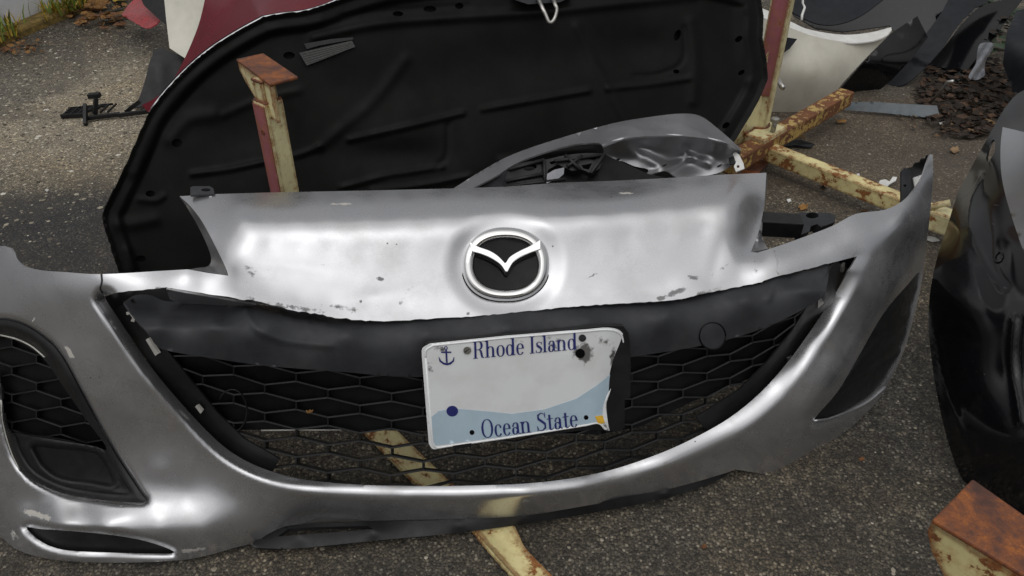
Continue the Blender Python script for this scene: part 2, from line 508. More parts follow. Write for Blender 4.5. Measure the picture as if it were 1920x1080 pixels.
def plate_mat():
    m, nt, b = new_mat('plate_white_enamel')
    n = noise(nt, 70, 7, .7); n2 = noise(nt, 22, 3, .6)
    a = nt.nodes.new('ShaderNodeAttribute'); a.attribute_name = 'scuff'
    v = mth(nt, 'ADD', mth(nt, 'MULTIPLY', n, .9), mth(nt, 'MULTIPLY', a.outputs['Fac'], .42))
    w = ramp(nt, v, [(.63, 0.0), (.76, 1.0)])
    base = mixc(nt, w, (.80, .82, .835), (.10, .10, .10))
    base = mixc(nt, ramp(nt, n2, [(.4, 0.0), (.8, .3)]), base, (.48, .46, .42))
    setc(nt, b.inputs['Base Color'], base); b.inputs['Roughness'].default_value = .38
    bump(nt, b, n2, .15, .001)
    return m
M['plate'] = plate_mat()

def wall_mat():
    m, nt, b = new_mat('painted_concrete')
    n = noise(nt, 3.5, 8, .65); f = noise(nt, 60, 5, .6)
    base = ramp(nt, n, [(.3, (.56, .58, .62)), (.7, (.70, .71, .73))])
    st = ramp(nt, noise(nt, 1.0, 5, .6, mul=(6, 6, 1.2)), [(.60, 0.0), (.72, .6)])
    base = mixc(nt, st, base, (.33, .27, .13))
    setc(nt, b.inputs['Base Color'], base); b.inputs['Roughness'].default_value = .8
    bump(nt, b, f, .4, .004)
    return m
M['wall'] = wall_mat()
M['moss'] = simple('mossy_concrete_kerb', (.17, .115, .03), .9, var=.6, scale=45, grain=.6, gscale=120)

def ground_mat():
    m, nt, b = new_mat('worn_asphalt')
    pos = nt.nodes.new('ShaderNodeNewGeometry').outputs['Position']
    def vor(scale, feature='F1'):
        v = nt.nodes.new('ShaderNodeTexVoronoi'); v.inputs['Scale'].default_value = scale; v.feature = feature
        mp = nt.nodes.new('ShaderNodeMapping'); mp.inputs['Scale'].default_value = (1, 1, .3)
        nz = nt.nodes.new('ShaderNodeTexNoise'); nz.inputs['Scale'].default_value = scale * .8
        nt.links.new(pos, nz.inputs['Vector'])
        mx = nt.nodes.new('ShaderNodeVectorMath'); mx.operation = 'MULTIPLY_ADD'
        nt.links.new(nz.outputs['Color'], mx.inputs[0]); mx.inputs[1].default_value = (.6 / scale,) * 3
        nt.links.new(pos, mx.inputs[2]); nt.links.new(mx.outputs[0], v.inputs['Vector'])
        return v
    v1, v2 = vor(190), vor(420)
    sepc = nt.nodes.new('ShaderNodeSeparateColor'); nt.links.new(v1.outputs['Color'], sepc.inputs[0])
    sepd = nt.nodes.new('ShaderNodeSeparateColor'); nt.links.new(v2.outputs['Color'], sepd.inputs[0])
    stone = ramp(nt, sepc.outputs[0], [(.0, (.022, .019, .015)), (.35, (.075, .063, .046)), (.65, (.16, .135, .098)), (.86, (.22, .188, .138)), (1.0, (.36, .325, .26))])
    fines = ramp(nt, sepd.outputs[0], [(.0, (.014, .012, .0095)), (.6, (.056, .047, .035)), (1.0, (.15, .128, .096))])
    big = noise(nt, 1.6, 6, .6); mid = noise(nt, 7, 7, .66); fine = noise(nt, 34, 5, .65)
    worn = mth(nt, 'ADD', mth(nt, 'ADD', mth(nt, 'MULTIPLY', big, .35), mth(nt, 'MULTIPLY', mid, .40)), mth(nt, 'MULTIPLY', fine, .25))
    worn = ramp(nt, worn, [(.40, 0.0), (.60, 1.0)])                      # 1 where the tar has worn off the stones
    exposed = ramp(nt, mth(nt, 'ADD', sepc.outputs[1], mth(nt, 'MULTIPLY', worn, .55)), [(.52, 0.0), (.66, 1.0)])
    inside_ = ramp(nt, v1.outputs['Distance'], [(.36, 1.0), (.66, 0.0)])
    col = mixc(nt, mth(nt, 'MULTIPLY', exposed, inside_), fines, stone)
    tone = ramp(nt, worn, [(.0, .46), (.5, .92), (1.0, 1.5)])
    col = mixc(nt, 1.0, col, tone, 'MULTIPLY')
    tint = ramp(nt, noise(nt, 3.3, 5, .6), [(.35, (.92, .97, 1.04)), (.62, (1.05, .99, .90))])
    col = mixc(nt, 1.0, col, tint, 'MULTIPLY')
    sx = nt.nodes.new('ShaderNodeSeparateXYZ'); nt.links.new(pos, sx.inputs[0])
    def blob(x, y, rx, ry, soft=.25, wob=.5):
        dx = mth(nt, 'DIVIDE', mth(nt, 'SUBTRACT', sx.outputs[0], x), rx)
        dy = mth(nt, 'DIVIDE', mth(nt, 'SUBTRACT', sx.outputs[1], y), ry)
        d = mth(nt, 'SQRT', mth(nt, 'ADD', mth(nt, 'MULTIPLY', dx, dx), mth(nt, 'MULTIPLY', dy, dy)))
        d = mth(nt, 'ADD', d, mth(nt, 'MULTIPLY', mth(nt, 'SUBTRACT', mid, .5), wob * 2.2))
        return ramp(nt, d, [(1 - soft, 1.0), (1 + soft * .4, 0.0)])
    dirt = mth(nt, 'MULTIPLY', blob(-1.62, 2.35, .95, .72, .6), .9)
    col = mixc(nt, dirt, col, mixc(nt, .42, mixc(nt, 1.0, col, (3.6, 3.5, 3.2), 'MULTIPLY'), (.31, .275, .215)))
    BL = [((.1, .62, 1.3, .34), (.034, .030, .025), .35), ((-1.12, 1.46, .46, .46), (.016, .0175, .021), .93), ((-1.75, 2.6, .30, .42), (.030, .030, .032), .6),
          ((.78, .70, .13, .07), (.018, .019, .021), .8)]
    for (x, y, rx, ry), c, k in BL:
        f = mth(nt, 'MULTIPLY', blob(x, y, rx, ry), k)
        col = mixc(nt, f, col, mixc(nt, .72, col, c))
    dirt = mth(nt, 'MULTIPLY', blob(1.15, 2.1, .75, .75, .5), .75)
    col = mixc(nt, dirt, col, mixc(nt, .6, col, (.10, .074, .050)))
    setc(nt, b.inputs['Base Color'], col)
    setc(nt, b.inputs['Roughness'], ramp(nt, sepc.outputs[2], [(0, .55), (1, .9)]))
    h = mth(nt, 'ADD', mth(nt, 'MULTIPLY', inside_, mth(nt, 'MULTIPLY', exposed, .8)), mth(nt, 'MULTIPLY', sepd.outputs[1], .35))
    h = mth(nt, 'ADD', h, mth(nt, 'MULTIPLY', mid, 1.0))
    bump(nt, b, h, .75, .003)
    return m
M['ground'] = ground_mat()
def chip_mat():
    m, nt, b = new_mat('aggregate_chips')
    g = nt.nodes.new('ShaderNodeNewGeometry')
    c = ramp(nt, g.outputs['Random Per Island'], [(.0, (.024, .021, .017)), (.4, (.075, .063, .048)), (.75, (.16, .135, .10)), (.93, (.25, .215, .165)), (1.0, (.42, .38, .31))])
    setc(nt, b.inputs['Base Color'], c); b.inputs['Roughness'].default_value = .8
    return m
M['chip'] = chip_mat()
def chip_pale():
    m, nt, b = new_mat('pale_gravel')
    g = nt.nodes.new('ShaderNodeNewGeometry')
    c = ramp(nt, g.outputs['Random Per Island'], [(.0, (.05, .045, .036)), (.3, (.14, .12, .09)), (.7, (.29, .26, .20)), (.93, (.42, .385, .31)), (1.0, (.60, .57, .50))])
    setc(nt, b.inputs['Base Color'], c); b.inputs['Roughness'].default_value = .85
    return m
M['chip_pale'] = chip_pale()

# ================================================================== THE SETTING
bm = bmesh.new()
xs = [-80, -6, -3, -1.5, -.7, 0, .7, 1.5, 3, 6, 80]; ys = [-80, -6, -1, 0, .5, 1, 1.5, 2, 3, 4.5, 8, 80]
gv = [[bm.verts.new((x, y, 0)) for x in xs] for y in ys]
for j in range(len(ys) - 1):
    for i in range(len(xs) - 1):
        bm.faces.new((gv[j][i], gv[j][i + 1], gv[j + 1][i + 1], gv[j + 1][i]))
me = bpy.data.meshes.new('ground'); bm.to_mesh(me); bm.free(); me.materials.append(M['ground'])
ground = bpy.data.objects.new('ground', me); C.objects.link(ground); kind(ground, 'structure')

def stones(name, n, xr, yr, smin, smax, mat, keep=None):
    base = np.array([(1, 0, 0), (.3, .95, 0), (-.8, .6, 0), (-.8, -.6, 0), (.3, -.95, 0), (0, 0, .75), (.1, .1, -.6)])
    tri = [(0, 1, 5), (1, 2, 5), (2, 3, 5), (3, 4, 5), (4, 0, 5), (1, 0, 6), (2, 1, 6), (3, 2, 6), (4, 3, 6), (0, 4, 6)]
    x = RNG.uniform(*xr, n); y = RNG.uniform(*yr, n)
    if keep is not None:
        k = keep(x, y); x, y = x[k], y[k]; n = len(x)
    s = smin + (smax - smin) * RNG.random(n) ** 2.6
    a = RNG.uniform(0, 6.28, n)
    v = base[None] * (1 + RNG.uniform(-.28, .28, (n, 7, 3))) * s[:, None, None]
    v[:, :, 0] *= RNG.uniform(.8, 1.3, n)[:, None]; v[:, :, 2] *= .55
    ca, sa = np.cos(a)[:, None], np.sin(a)[:, None]
    X = v[:, :, 0] * ca - v[:, :, 1] * sa + x[:, None]; Y = v[:, :, 0] * sa + v[:, :, 1] * ca + y[:, None]
    Z = v[:, :, 2] + (s * RNG.uniform(-.15, .18, n))[:, None]
    V = np.stack([X, Y, Z], 2).reshape(-1, 3)
    Fc = (np.array(tri)[None] + (np.arange(n) * 7)[:, None, None]).reshape(-1, 3)
    return link(name, V, Fc.tolist(), mat, smooth=False)
def keep_chips(x, y):
    d = ((x + 1.12) / .46) ** 2 + ((y - 1.50) / .5) ** 2
    return (d > 1) | (RNG.random(len(x)) < .35)
kind(stones('gravel', 26000, (-2.3, 1.5), (.42, 3.3), .0011, .0048, M['chip'], keep_chips), 'stuff')

kind(stones('gravel', 15000, (-2.4, -.7), (1.55, 3.3), .0022, .0075, M['chip_pale'], lambda x, y: RNG.random(len(x)) < np.clip(1.25 - np.hypot((x + 1.6) / .95, (y - 2.35) / .75), 0, 1)), 'stuff')
# painted concrete wall running away on the left, a mossy strip and weeds along its foot
wd = Vector((.135, .47, 0)).normalized(); wnrm = Vector((-wd.y, wd.x, 0))
w0 = G(0, 70); w0 = Vector((w0.x, w0.y, 0))
mb = MB()
a, b_ = w0 - wd * 2.6, w0 + wd * 4.0
mb.bar(a + wnrm * .10 + Vector((0, 0, .50)), b_ + wnrm * .10 + Vector((0, 0, .50)), .20, 1.0)
wall_o = mb.build('concrete_wall', M['wall'], bevel=.008)
tag(ground_origin(wall_o), 'pale grey painted concrete wall stained yellow, with weeds along its foot', 'wall')
mb = MB(); mb.bar(a - wnrm * .045 + Vector((0, 0, .010)), b_ - wnrm * .045 + Vector((0, 0, .010)), .085, .05)
kerb = mb.build('mossy_kerb', M['moss'], bevel=.012); kind(kerb, 'structure')

def blade_mesh(mb, base, h, lean, w, ang):
    d = Vector((math.cos(ang), math.sin(ang), 0)); s = Vector((-d.y, d.x, 0)) * w
    p0, p1, p2 = base, base + Vector((0, 0, h * .6)) + d * lean * .35, base + Vector((0, 0, h)) + d * lean
    mb.add([p0 - s, p0 + s, p1 + s * .8, p1 - s * .8, p2], [(0, 1, 2, 3), (3, 2, 4)])
for nm, mat, n in (('weeds', M['weed'], 260), ('weeds', M['weed_yellow'], 240)):
    mb = MB()
    for _ in range(n):
        s = random.choice((-.1, .0, .25, .3, .36, .42, .5, .55, .6)) + random.gauss(0, .05)
        p = w0 + wd * s - wnrm * random.uniform(.01, .11)
        blade_mesh(mb, Vector((p.x, p.y, .02)), random.uniform(.02, .09), random.uniform(.01, .06), random.uniform(.002, .006), random.uniform(0, 6.28))
    kind(mb.build(nm, mat), 'stuff')

def leaf_obj(name, pos, size, ang, mat, label=None, cat='leaf', group=None, curl=.35, lobes=True):
    """A lobed, curled dead leaf."""
    out = []
    n = 22
    for i in range(n):
        t = 2 * math.pi * i / n
        r = size * (.62 + (.30 * abs(math.cos(2.5 * t)) if lobes else .2 * abs(math.cos(t))) + random.uniform(-.06, .06))
        out.append((r * math.cos(t), r * .72 * math.sin(t)))
    v = [(0, 0, 0)] + [(x, y, curl * (x * x + y * y) / size * (1 + .6 * math.sin(3 * math.atan2(y, x)))) for x, y in out]
    f = [(0, 1 + i, 1 + (i + 1) % n) for i in range(n)]
    tx, ty = random.uniform(-.35, .35), random.uniform(-.35, .35)
    Mx = Matrix.Rotation(ang, 4, 'Z') @ Matrix.Rotation(tx, 4, 'X') @ Matrix.Rotation(ty, 4, 'Y')
    o = link(name, [Mx @ Vector(p) for p in v], f, mat, smooth=False)
    so = o.modifiers.new('thick', 'SOLIDIFY'); so.thickness = .0008
    o.location = Vector(pos) + Vector((0, 0, size * .30))
    if label: tag(o, label, cat, group)
    return o

# ================================================================== THE SILVER BUMPER COVER
X_OF = lambda p: (p[:, 0] - 948) / F * 1.17
U_EDGE = sm([(197, 560), (240, 624), (285, 690), (330, 745), (385, 805), (430, 845), (480, 873), (540, 893), (600, 903), (680, 909), (760, 911), (860, 911),
             (980, 907), (1070, 897), (1150, 880), (1230, 853), (1300, 822), (1370, 782), (1430, 732), (1480, 675), (1520, 620), (1560, 560), (1590, 510), (1607, 481)], 5)
NOSE_LOW = sm([(1600, 482), (1560, 492), (1500, 508), (1440, 523), (1420, 531), (1330, 548), (1262, 563), (1200, 567), (1100, 573), (1000, 582), (900, 592), (800, 598),
               (720, 602), (650, 598), (560, 583), (480, 565), (420, 556), (340, 543), (312, 539)], 4) + [(250, 545), (194, 552)]
_j = random.Random(5)
NOSE_LOW = [(x, y + (_j.uniform(-2.2, 1.6) if 420 < x < 660 else _j.uniform(-.8, .8))) for x, y in [tuple(q) for q in densify(NOSE_LOW, 9, False)]]
OPENING = U_EDGE + NOSE_LOW
NOSE_TOP = [(337, 368), (400, 364), (500, 361), (700, 357), (860, 353), (950, 350), (1040, 343), (1150, 339), (1250, 334), (1340, 328), (1437, 324)]
FOG_L = smc([(-70, 640), (-40, 612), (0, 600), (40, 608), (80, 632), (115, 668), (165, 760), (215, 850), (262, 922), (274, 939), (250, 942), (150, 932), (90, 915), (50, 890), (24, 850), (8, 795), (0, 740), (-60, 700)], 4)
SLOT_L = smc([(50, 989), (75, 992), (110, 994), (200, 1002), (270, 1014), (322, 1032), (305, 1038), (150, 1034), (100, 1026), (70, 1010)], 4)
FOG_R = smc([(1726, 512), (1700, 536), (1655, 590), (1610, 668), (1570, 735), (1528, 784), (1540, 789), (1600, 764), (1655, 722), (1690, 660), (1712, 585)], 4)
FASCIA = ([(-100, 475), (-30, 463), (8, 461), (20, 465)] + sm([(24, 472), (30, 487), (48, 500), (80, 507), (120, 510), (190, 514), (300, 508), (352, 505)], 4) + [(390, 512), (428, 517)] +
          sm([(428, 515), (421, 497), (404, 462), (380, 417), (358, 388), (337, 368)], 4)[1:] + NOSE_TOP[1:] +
          sm([(1437, 324), (1433, 380), (1424, 430), (1408, 472)], 4)[1:] + sm([(1420, 474), (1460, 461), (1500, 447), (1560, 424), (1605, 401), (1660, 393), (1697, 373), (1725, 340), (1738, 305), (1744, 289)], 4) +
          sm([(1749, 290), (1749, 340), (1742, 420), (1735, 475), (1728, 530), (1712, 600), (1690, 670), (1650, 745), (1600, 797), (1540, 842), (1480, 872), (1440, 889), (1415, 886), (1378, 880)], 4) +
          sm([(1370, 884), (1300, 905), (1200, 930), (1100, 948), (980, 967), (860, 973), (760, 975), (640, 979), (545, 985), (505, 1000), (480, 1016), (440, 1027), (390, 1041), (340, 1050), (240, 1055), (140, 1053), (80, 1046), (35, 1032), (8, 1012), (-20, 980), (-70, 900), (-100, 860)], 4))
ctrl = [(-100, 500, 1.0), (-100, 700, .93), (-100, 880, .87), (-40, 1000, .80),
        (10, 465, .94), (60, 505, .895), (120, 515, .868), (190, 520, .850), (190, 545, .844), (60, 560, .872), (120, 600, .842), (60, 635, .852),
        (200, 600, .828), (150, 680, .816), (250, 650, .816), (0, 650, .872), (0, 800, .835), (100, 800, .803), (0, 900, .815),
        (280, 720, .802), (230, 800, .797), (330, 810, .795), (300, 880, .772), (400, 860, .783), (350, 930, .760), (440, 930, .762),
        (50, 910, .787), (60, 945, .772), (150, 945, .757), (230, 946, .748), (300, 945, .746), (380, 948, .750), (60, 968, .752), (150, 968, .736), (230, 968, .729), (300, 968, .730), (380, 970, .738), (120, 988, .718), (200, 990, .712), (300, 990, .717), (380, 992, .727), (15, 965, .775),
        (200, 1020, .712), (320, 1037, .714), (200, 1053, .716), (350, 1047, .720), (100, 1047, .720), (30, 1024, .742), (420, 1000, .735), (480, 985, .748), (480, 1015, .748),
        (600, 928, .762), (760, 938, .759), (980, 942, .762), (1100, 925, .784), (1250, 880, .824), (1380, 815, .874), (1470, 740, .924), (1540, 660, .968), (1590, 570, 1.014), (1622, 480, 1.058),
        (600, 980, .780), (760, 974, .780), (980, 966, .782), (1150, 937, .812), (1300, 905, .852), (1375, 880, .878), (1440, 888, .893), (1540, 840, .956), (1640, 760, 1.034), (1700, 640, 1.105), (1735, 470, 1.225),
        (1440, 830, .892), (1520, 760, .928), (1600, 650, .986), (1650, 560, 1.042), (1600, 740, .972), (1660, 480, 1.082), (1700, 430, 1.135), (1690, 560, 1.10),
        (1430, 500, .995), (1500, 480, 1.022), (1560, 460, 1.05), (1620, 430, 1.09), (1680, 405, 1.13), (1440, 467, 1.03), (1500, 449, 1.058), (1560, 426, 1.09), (1605, 402, 1.12), (1660, 394, 1.165), (1700, 372, 1.205), (1730, 335, 1.26), (1746, 292, 1.315), (1747, 380, 1.255),
        (250, 530, .850), (320, 525, .852), (380, 535, .854), (280, 510, .866), (350, 507, .864)]
lowx, lowy = zip(*sorted([p for p in NOSE_LOW]))
jr = random.Random(3)
topx, topy = zip(*NOSE_TOP)
gx_ = np.linspace(430, 1420, 60)
low_fit, top_fit = np.polyfit((gx_ - 900) / 500, np.interp(gx_, lowx, lowy), 3), np.polyfit((gx_ - 900) / 500, np.interp(gx_, topx, topy), 3)
for cx in (450, 505, 560, 620, 690, 760, 830, 900, 970, 1040, 1110, 1180, 1250, 1320, 1385):
    y0, y1 = np.polyval(low_fit, (cx - 900) / 500), np.polyval(top_fit, (cx - 900) / 500)
    x = (cx - 948) / F * 1.17
    for s, Yb in ((0, .895), (.10, .912), (.3, .940), (.55, .974), (.78, 1.012), (.90, 1.055), (1.0, 1.115)):
        ctrl.append((cx, y0 + (y1 - y0) * s, Yb + .17 * x + .12 * x * x))
ctrl += [(340, 370, 1.07), (370, 405, 1.0), (400, 455, .935), (424, 505, .878), (1435, 326, 1.20), (1428, 400, 1.125), (1412, 460, 1.055)]
for i in range(0, len(U_EDGE), 8):
    pass
def fascia_relief(p):
    d = seg_dist(p, U_EDGE)
    w = 24 + 12 * np.clip((p[:, 0] - 1100) / 300, 0, 1) - 8 * np.clip((p[:, 0] - 1480) / 120, 0, 1)
    s = np.clip(1 - d / w, 0, 1)
    t = .030 * s ** 1.35
    t *= np.clip((p[:, 1] - 500) / 60, 0.15, 1) * np.where(p[:, 0] < 700, 1, 1)
    # the edges turn in round the fog lamp holes and the lower slot
    t += .012 * np.clip(1 - seg_dist(p, FOG_L + FOG_L[:1]) / 9, 0, 1) ** 1.6
    t += .014 * np.clip(1 - seg_dist(p, SLOT_L + SLOT_L[:1]) / 13, 0, 1) ** 1.5
    t += .016 * np.clip(1 - seg_dist(p, FOG_R + FOG_R[:1]) / 22, 0, 1) ** 1.5
    # dish round the emblem
    r = np.hypot((p[:, 0] - 948) / 1.12, p[:, 1] - 495)
    t += .0065 * ss(106 - r, 0, 36)
    # crumpled places on the nose: pushed-in top edge, shallow dents, wavy lower edge
    t += .040 * gau(p, 1120, 334, 140, 38) + .006 * gau(p, 1010, 372, 60, 26)
    k = .42
    t += k * (.0035 * gau(p, 1180, 452, 42, 34) - .003 * gau(p, 1120, 412, 46, 22) + .003 * gau(p, 1240, 420, 30, 60, .3))
    t += k * (.004 * gau(p, 1215, 545, 38, 16) - .003 * gau(p, 1290, 530, 30, 16) + .003 * gau(p, 1345, 480, 12, 50, .25) - .003 * gau(p, 1375, 440, 14, 60))
    t += k * (.0012 * gau(p, 480, 505, 30, 26) + .0012 * gau(p, 560, 500, 70, 10, .1) - .001 * gau(p, 600, 525, 110, 12, .12))
    t += k * (.0025 * gau(p, 690, 560, 60, 14, -.2) + .0015 * np.sin(p[:, 0] / 23) * gau(p, 560, 575, 240, 16))
    t += k * .0010 * np.sin(p[:, 0] / 37 + p[:, 1] / 29) * gau(p, 1100, 470, 260, 80)
    # crease along the arm on the right
    return t
FD = Depth(ctrl, lam=.012, relief=fascia_relief)

def scuff(p):
    s = 0
    for (x, y, rx, ry, rot, k) in ((715, 523, 10, 7, .3, 1.0), (1300, 521, 13, 8, .2, 1.0), (1268, 548, 30, 8, -.3, .8), (1320, 552, 40, 9, -.3, .8), (1110, 517, 26, 5, -.5, .75), (760, 555, 42, 9, -.9, .5), (640, 577, 60, 8, .15, .75),
                                   (560, 578, 90, 7, .15, .8), (470, 560, 60, 7, .2, .7), (470, 505, 36, 16, .9, .55), (455, 528, 30, 10, .3, .5), (600, 497, 70, 5, .03, .5), (1415, 500, 10, 34, .1, .6), (880, 588, 14, 5, 0, .7), (1240, 560, 10, 6, 0, 1.0),
                                   (1030, 585, 40, 4, 0, .5), (1360, 500, 60, 10, -.5, .5), (420, 800, 26, 6, .75, .6), (985, 940, 10, 4, 0, 1.0), (310, 545, 30, 6, .2, .8), (420, 380, 5, 6, 0, 1), (676, 565, 6, 5, 0, 1), (228, 950, 4, 4, 0, 1), (1285, 600, 5, 4, 0, 1)):
        s = np.maximum(s, k * gau(p, x, y, rx, ry, rot))
    return np.asarray(s) + np.zeros(len(p))
def chip(p):
    s = 0
    for (x, y, rx, ry, rot, k) in ((130, 660, 20, 5, .95, 1.0), (68, 595, 16, 3, -.85, .9), (70, 965, 46, 8, .3, .9), (25, 1000, 12, 26, -.3, .6), (360, 1032, 34, 7, -.1, .8), (240, 1052, 130, 5, 0, .6), (275, 672, 16, 6, .9, .7), (20, 800, 6, 40, 0, .5), (640, 383, 30, 2.5, 0, .9), (1165, 361, 40, 3, .1, .8),
                                   (400, 366, 60, 3, 0, .4), (190, 540, 6, 20, 0, .6), (280, 970, 40, 3, -.5, .35), (1560, 455, 60, 4, -.4, .3)):
        s = np.maximum(s, k * gau(p, x, y, rx, ry, rot))
    return np.asarray(s) + np.zeros(len(p))

bumper = thing('bumper_cover', 'damaged silver front bumper cover with black grille and bent licence plate, lying across the asphalt', 'bumper', (0, .85, 0))
sheet('fascia', FASCIA, FD, M['silver'], bumper, [OPENING, FOG_L, SLOT_L, FOG_R, ell(948, 495, 76, 65, 48, sq=.88)], sp=6.0, thick=.0032, attrs={'scuff': scuff, 'chip': chip})

# inner flange down the left side of the nose and below it
FL = Depth([(337, 370, 1.09), (358, 392, 1.05), (380, 420, 1.02), (404, 465, .965), (428, 517, .89), (350, 385, 1.09), (372, 425, 1.06), (394, 478, 1.01), (392, 496, .985), (350, 505, .90), (385, 502, .955)])
sheet('inner_flange', sm([(337, 369), (358, 389), (380, 418), (404, 463), (421, 498), (428, 517)], 4) + [(390, 513), (350, 506)] + sm([(372, 502), (390, 499), (396, 484), (385, 452), (366, 415), (350, 388)], 3), FL.off(.003), M['silver_plain'], bumper, sp=6)
FR = Depth([(1437, 325, 1.205), (1424, 430, 1.10), (1408, 472, 1.055), (1420, 450, 1.11), (1432, 415, 1.16), (1440, 340, 1.23), (1428, 468, 1.06)])
sheet('inner_flange', [(1437, 325), (1432, 384), (1423, 430), (1408, 473), (1440, 466), (1428, 446), (1430, 410), (1440, 335)], FR.off(.003), M['silver_plain'], bumper, sp=5)
FU = Depth([(312, 541, .867), (345, 548, .866), (440, 565, .86), (330, 572, .89), (430, 576, .88), (470, 572, .87)])
sheet('lower_flange', [(312, 542), (345, 549), (400, 558), (450, 567), (480, 572), (455, 576), (425, 572), (385, 577), (365, 575), (352, 574), (318, 561)], FU, M['silver_plain'], bumper, sp=4)
slab('mounting_tab', [(352, 570), (376, 573), (366, 586), (342, 580)], Depth([(352, 570, .885), (376, 573, .882), (360, 590, .90)]), .003, M['silver_plain'], bumper)
tabD = Depth([(358, 350, 1.085), (400, 352, 1.08), (380, 366, 1.06)])
sheet('mounting_tab', [(357, 366), (357, 351), (362, 349), (393, 349), (400, 353), (402, 364)], tabD, M['grey_plastic'], bumper, [ell(386, 356, 9, 3, 14)], sp=4)
# seam where the left wing plugs into the arm
MB().tube(at_t(sm([(190, 514), (191, 528), (188, 541), (192, 549)], 5), FD(sm([(190, 514), (191, 528), (188, 541), (192, 549)], 5)) - .0002), .0012, 5).build('seam', M['grey_plastic'], bumper, True)
MB().tube(at_t(sm([(1452, 470), (1458, 490), (1456, 505), (1460, 514)], 5), FD(sm([(1452, 470), (1458, 490), (1456, 505), (1460, 514)], 5)) - .0001), .0010, 5).build('seam', M['silver_plain'], bumper, True)

# torn right end: inner wing flange with ragged edge
WD = Depth([(1745, 290, 1.322), (1700, 330, 1.32), (1690, 385, 1.25), (1735, 350, 1.30), (1740, 320, 1.33)])
sheet('wing_flange', [(1744, 291), (1736, 293), (1734, 298), (1727, 299), (1724, 305), (1716, 306), (1712, 313), (1703, 315), (1700, 321), (1690, 324), (1689, 380), (1700, 372), (1724, 342), (1738, 308)], WD, M['black_plastic'], bumper, sp=5)
sheet('wing_stiffener', [(1690, 322), (1697, 315), (1707, 320), (1709, 366), (1690, 379)], WD.off(-.006), M['grey_plastic'], bumper, [ell(1697, 348, 3, 2.5, 10)], sp=4)
sheet('wing_bracket', [(1713, 333), (1735, 325), (1728, 342), (1717, 357)], WD.off(-.004), M['white'], bumper, sp=5)

# dark bar above the grille
YB = lambda p: 0
bar_ctrl = []
for cx in (230, 300, 400, 500, 650, 800, 950, 1100, 1250, 1400, 1520):
    x = (cx - 948) / F * 1.15
    low = np.interp(cx, [230, 300, 400, 500, 640, 780, 1000, 1180, 1330, 1440, 1540], [610, 655, 672, 686, 697, 705, 695, 668, 645, 612, 560])
    up = np.interp(cx, [230, 300, 440, 640, 800, 1000, 1250, 1420, 1530], [560, 585, 580, 605, 600, 584, 568, 535, 505])
    k = .17 * x + .12 * x * x
    for s, Yb in ((0, .855), (.5, .862), (.78, .872), (1.0, .900)):
        bar_ctrl.append((cx, low + (up - low) * s, Yb + k))
def bar_relief(p):
    e = seg_dist(p, sm([(452, 560), (470, 600), (490, 622), (540, 640), (620, 648)], 5))
    t = -.004 * np.exp(-(e / 6) ** 2)
    t += .022 * ss(470 - p[:, 0] - (p[:, 1] - 560) * .4, 0, 40) * ss(612 - p[:, 1] + 4, 0, 26)
    t += -.0035 * np.exp(-(seg_dist(p, sm([(1440, 560), (1450, 535), (1470, 515)], 4)) / 6) ** 2)
    t += .016 * ss(p[:, 0] - 1440, 0, 40) * ss(548 - p[:, 1], 0, 22)
    nl = np.interp(p[:, 0], lowx, lowy)
    t += .034 * ss(15 - (p[:, 1] - nl), 0, 9) * ss(p[:, 0], 425, 470) * ss(650 - p[:, 0], 0, 60)
    return t
BD = Depth(bar_ctrl, lam=.0008, relief=bar_relief)
BAR = sm([(232, 566), (262, 552), (330, 560), (440, 566), (640, 590), (800, 588), (1000, 574), (1250, 556), (1420, 524), (1530, 494), (1556, 492)], 4) + sm([(1552, 530), (1536, 562), (1440, 612), (1330, 645), (1180, 670), (1000, 695), (780, 707), (640, 697), (500, 686), (400, 672), (306, 655), (280, 630)], 4)
sheet('upper_grille_bar', BAR, BD, M['grey_plastic'], bumper, sp=6)
bar_o = [o for o in bumper.children if o.name == 'upper_grille_bar'][0]
cov = sheet('tow_hook_cover', ell(1336, 630, 23, 24, 32), BD.off(-.0018), M['grey_plastic'], bar_o, sp=5, thick=.002)
MB().tube(at_t(ell(1336, 630, 24.5, 25.5, 33)[:33] + ell(1336, 630, 24.5, 25.5, 33)[:1], BD(np.array(ell(1336, 630, 24.5, 25.5, 33)[:33] + ell(1336, 630, 24.5, 25.5, 33)[:1])) - .001), .0011, 5).build('cover_gap', M['emblem_black'], bar_o, True)

